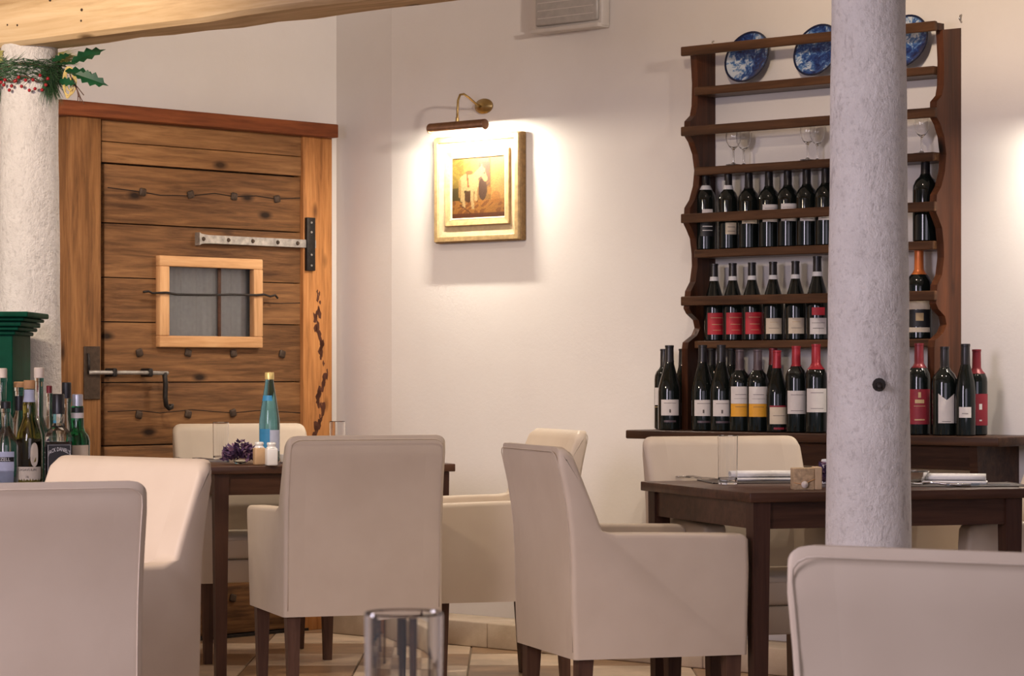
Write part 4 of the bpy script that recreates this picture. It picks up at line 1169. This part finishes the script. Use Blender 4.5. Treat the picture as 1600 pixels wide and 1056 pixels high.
# olive malt bottle
pf = [(0, 0), (.034, 0), (.0395, .005), (.0395, .130), (.0375, .150), (.030, .175), (.0215, .195), (.0195, .215), (.0205, .232), (.0185, .245), (.0150, .252), (.0150, zpx(607, 8.15)), (0, zpx(607, 8.15))]
t = spirit('olive green bottle with oval seal and orange stopper', 46, 8.15, pf, M_golive, (M_cork, .026, .0175), [(.004, .052, 1.15, M_labc, {})])
lab_on(pf, .245, .282, 1.4, M_labgy, t)
wrap_text(t, pf, 'LAGAVULIN', .0105, .043, M_ink); wrap_text(t, pf, '16', .010, .022, M_ink)
ov, of_ = [], []
for i in range(24):
    a = 2 * math.pi * i / 24; x = .0125 * math.cos(a); z = .088 + .036 * math.copysign(abs(math.sin(a)) ** .75, math.sin(a))
    r = .0405; q = -math.pi / 2 + .55 + x / r; ov.append((r * math.cos(q), r * math.sin(q), z))
of_ = [tuple(range(24))]
put('oval_seal', mesh_from('oval_seal', ov, of_, M_labc), t)
put('whisky', lathe_mesh('whisky', [(0, .004), (.035, .004), (.0365, .008), (.0365, .128), (.036, .135), (0, .135)], plain('amber_liquid', (.055, .03, .012), .2), 24), t)
# tall clear bottle with white stopper
pf = sp_prof(.040, zpx(590, 8.3), .12, .20, .013)
spirit('tall clear bottle with white stopper beside the olive bottle', 61, 8.3, pf, M_gclear, (M_corkp, .032, .0155))
# small pink capped bottle
pf = sp_prof(.022, zpx(614, 8.42), .14, .2, .009)
spirit('slender clear bottle with small reddish cap', 77, 8.42, pf, M_gclear, (M_capwine, .024, .009))
# square black label whiskey bottle
X = (91 - 800) / F * 8.12
t = thing('whiskey_bottle', 'square whiskey bottle with black label and white lettering', 'bottle', (X, 8.12, .7492), R(14), 'spirit bottles on the sideboard')
hs = .0385
zcap = zpx(615, 8.1)
def sq_ring(h_, z, k=.25):
    return [(a * h_ * (1 if i else 1), b * h_, z) for i, (a, b) in enumerate([(-1, -1 + k), (-1 + k, -1), (1 - k, -1), (1, -1 + k), (1, 1 - k), (1 - k, 1), (-1 + k, 1), (-1, 1 - k)])]
def sq_loft(nm, rings, mat):
    vs, fs = [], []
    for h_, z, k in rings: vs += sq_ring(h_, z, k)
    for j in range(len(rings) - 1):
        for i in range(8): fs.append((j * 8 + i, j * 8 + (i + 1) % 8, (j + 1) * 8 + (i + 1) % 8, (j + 1) * 8 + i))
    fs.append(tuple(range(7, -1, -1))); fs.append(tuple((len(rings) - 1) * 8 + i for i in range(8)))
    return mesh_from(nm, vs, fs, mat)
put('glass_body', sq_loft('glass_body', [(hs - .003, 0, .3), (hs, .004, .25), (hs, .142, .25), (hs * .9, .155, .4), (hs * .55, .170, .55), (.017, .182, .58), (.0165, zcap - .055, .58)], M_gclear), t)
put('whiskey', sq_loft('whiskey', [(hs - .004, .005, .25), (hs - .004, .128, .25)], M_whisky), t)
put('cap', lathe_mesh('cap', [(0, zcap - .06), (.0185, zcap - .06), (.0185, zcap - .003), (.0165, zcap), (0, zcap)], M_black, 20), t)
lb = put('label', box_mesh('label', (hs * 1.86, .0008, .118), M_labk, 0, 1, (0, -hs - .0006, .062)), t)
lb2 = put('side_label', box_mesh('side_label', (.0008, hs * 1.7, .10), M_labk, 0, 1, (-hs - .0006, 0, .062)), t)
me = text_mesh('lettering', 'JACK DANIEL\'S', .0125, M_inkw)
for v in me.vertices: v.co = (v.co.x * .78, -hs - .0013, .105 + v.co.y * 1.35 - 7 * v.co.x ** 2)
put('lettering', me, lb)
me = text_mesh('lettering', 'TENNESSEE', .0075, M_inkw)
for v in me.vertices: v.co = (v.co.x, -hs - .0013, .055 + v.co.y)
put('lettering', me, lb)
put('border', tube_mesh('border', [(-.033, -hs - .0013, .005), (-.033, -hs - .0013, .118), (.033, -hs - .0013, .118), (.033, -hs - .0013, .005)], .0006, M_inkw, 4), lb)
for z in (.045, .06, .08, .095): put('print', box_mesh('print', (.0006, .03, .002), M_inkw, 0, 1, (-hs - .0012, 0, z)), lb2)
# dark capped bottle behind
pf = sp_prof(.028, zpx(622, 8.4), .15, .205, .014)
spirit('clear bottle with tall black cap behind the whiskey', 104, 8.4, pf, M_gclear, (M_black, .05, .0145))
# green gin bottle
pf = [(0, 0), (.033, 0), (.0375, .004), (.0375, .128), (.034, .142), (.024, .156), (.0195, .168), (.0185, .205), (.0185, zpx(634, 8.2)), (0, zpx(634, 8.2))]
t = spirit('emerald green bottle with silver cap and cream label', 121, 8.2, pf, M_ggreen, (plain('silver_cap', (.55, .56, .62), .3, .6), .036, .0165), [(.02, .115, 1.2, M_labc, {})])
put('neck_band', lathe_mesh('neck_band', [(.0192, .213), (.0192, .228)], M_black, 20), t)
put('neck_label', lathe_mesh('neck_label', [(.0192, .196), (.0192, .212)], M_lab, 20), t)

# ================================================================== holly garlands
def holly_leaf():
    out = [(0, 0), (.012, .012), (.020, .009), (.028, .020), (.040, .012), (.050, .021), (.060, .010), (.072, .014), (.078, .004), (.092, 0)]
    vs = [(x, y, .25 * y - .12 * x * x / .09) for x, y in out] + [(x, -y, .25 * y - .12 * x * x / .09) for x, y in out[1:-1]]
    mid = [(x, 0, -.12 * x * x / .09) for x, _ in out[1:-1]]
    n = len(out); m = n - 2
    V_ = vs + mid; o2 = n + m
    fs = []
    for i in range(n - 1):
        a, b = i, i + 1
        ma = 0 if i == 0 else o2 + i - 1; mb = n - 1 if i == n - 2 else o2 + i
        fs.append(tuple(dict.fromkeys((ma, mb, b, a))))
        a2 = 0 if i == 0 else n + i - 1; b2 = n - 1 if i == n - 2 else n + i
        fs.append(tuple(dict.fromkeys((ma, a2, b2, mb))))
    me = mesh_from('leaf', V_, fs, M_holly); return me
ME_leaf = holly_leaf()
ME_berry = lathe_mesh('berry', [(0, -.006)] + [(.006 * math.sin(a), -.006 * math.cos(a)) for a in [math.pi * i / 6 for i in range(1, 6)]] + [(0, .006)], M_berry, 10)
def needles(name, origin_fn, cnt, ln, mat, parent, rnd):
    vs, fs = [], []
    for k in range(cnt):
        o, d = origin_fn(k)
        d = (d + Vector([rnd.uniform(-.45, .45) for _ in range(3)])).normalized(); l = ln * rnd.uniform(.6, 1.1)
        s = d.cross(Vector((.3, .2, 1))).normalized() * .0013; s2 = d.cross(s).normalized() * .0013
        i0 = len(vs); bend = Vector((0, 0, -l * .12))
        vs += [o + s, o - s * .5 + s2, o - s * .5 - s2, o + d * l + bend]
        fs += [(i0, i0 + 1, i0 + 3), (i0 + 1, i0 + 2, i0 + 3), (i0 + 2, i0, i0 + 3)]
    ob = put(name, mesh_from(name, vs, fs, mat), parent); tag(ob, kind='stuff'); return ob
def garland(label, c, full=True):
    sel = slice(None) if full else slice(0, 0)
    t = thing('holly_garland', label, 'garland', (c.x, c.y, ZB - .12), 0, 'holly garlands on the columns')
    rnd = random.Random(int(c.y * 100)); rad = .100
    def ring(k):
        a = rnd.uniform(0, 6.283); o = Vector((rad * math.cos(a), rad * math.sin(a), rnd.uniform(.0, .07)))
        tan = Vector((-math.sin(a), math.cos(a), 0)) * rnd.choice((-1, 1)); out = Vector((math.cos(a), math.sin(a), 0))
        return o, tan * .8 + out * .45 + Vector((0, 0, rnd.uniform(-.5, .3)))
    put('wire_ring', tube_mesh('wire_ring', [(rad * math.cos(a), rad * math.sin(a), .045 + .006 * math.sin(3 * a)) for a in [2 * math.pi * i / 24 for i in range(24)]], .004, M_twig, 6, True), t)
    needles('pine_needles', ring, 1100, .06, M_needle, t, rnd)
    def hang(k):
        a = rnd.choice((-.55, -.75, -2.9)) + rnd.uniform(-.18, .18)
        return Vector((rad * 1.02 * math.cos(a), rad * 1.02 * math.sin(a), rnd.uniform(-.02, .05))), Vector((.25 * math.cos(a), .25 * math.sin(a), -1))
    needles('hanging_needles', hang, 260, .085, M_needle, t, rnd)
    def dry(k):
        a = rnd.choice((-2.7, .1)) + rnd.uniform(-.3, .3)
        return Vector((rad * math.cos(a), rad * math.sin(a), rnd.uniform(.06, .1))), Vector((math.cos(a) * 1.4, -.3, rnd.uniform(-.1, .25)))
    needles('dry_needles', dry, 160, .085, M_needle_y, t, rnd)
    # holly leaves: position, direction angles
    for (x, y, z, rz, ry, rx, s) in [(.150, -.06, .060, .1, -.45, 1.0, 1.35), (.165, -.07, .020, -.15, .30, 1.2, 1.3), (.13, -.07, .03, .2, .1, .9, 1.2),  (.10, -.07, .05, -.3, -.1, .4, .9), (.11, -.06, .00, -.6, .2, 1.3, .8),
                                     (.09, -.08, .06, .4, -.5, .8, .8), (-.13, -.05, .04, 3.3, -.3, 1.0, 1.0), (-.12, -.06, -.05, 3.6, .4, 1.2, 1.0), (-.12, -.05, -.11, 3.4, .7, 1.0, 1.0), (-.11, -.05, -.16, 3.3, .9, 1.1, .9), (-.09, -.08, .02, 3.9, .2, 1.1, .8)][sel]:
        put('leaf', ME_leaf, t, (x, y, z), (rx, ry, rz), (s, s, s))
    for k in range(22):
        a = -2.75 + 1.9 * k / 21 + rnd.uniform(-.05, .05)
        put('berry', ME_berry, t, ((rad + .018) * math.cos(a), (rad + .018) * math.sin(a), rnd.uniform(-.045, .012)))
    put('berry_twig', tube_mesh('berry_twig', [((rad + .010) * math.cos(a), (rad + .010) * math.sin(a), .0 + .01 * math.sin(a * 7)) for a in [-2.75 + 1.9 * i / 12 for i in range(13)]], .002, M_twig, 5), t)
    for dx, w_, l_ in ((0, .016, .10), (.012, .022, .095), (-.006, .010, .105), (.02, .014, .08)):
        pts_ = [(.140 + dx * .3 + w_ * math.sin(q), -.055 - .004 * math.cos(q * 2), .045 - l_ * (1 - math.cos(q)) / 2) for q in [2 * math.pi * i / 20 for i in range(20)]]
        put('raffia_loop', tube_mesh('raffia_loop', pts_, .0026, M_raffia, 5, True), t)
    for k in range(6):
        put('twig', tube_mesh('twig', [(.145, -.06, .02), (.165 + .01 * k * .3, -.06, -.015 - .008 * k), (.175 + rnd.uniform(-.01, .02), -.06, -.05 - .006 * k)], .0016, M_twig, 5), t)
    return t
garland('holly garland with red berries on the left column', colL)
garland('holly garland mostly above the frame on the grey column', colR, False).location.z += .085
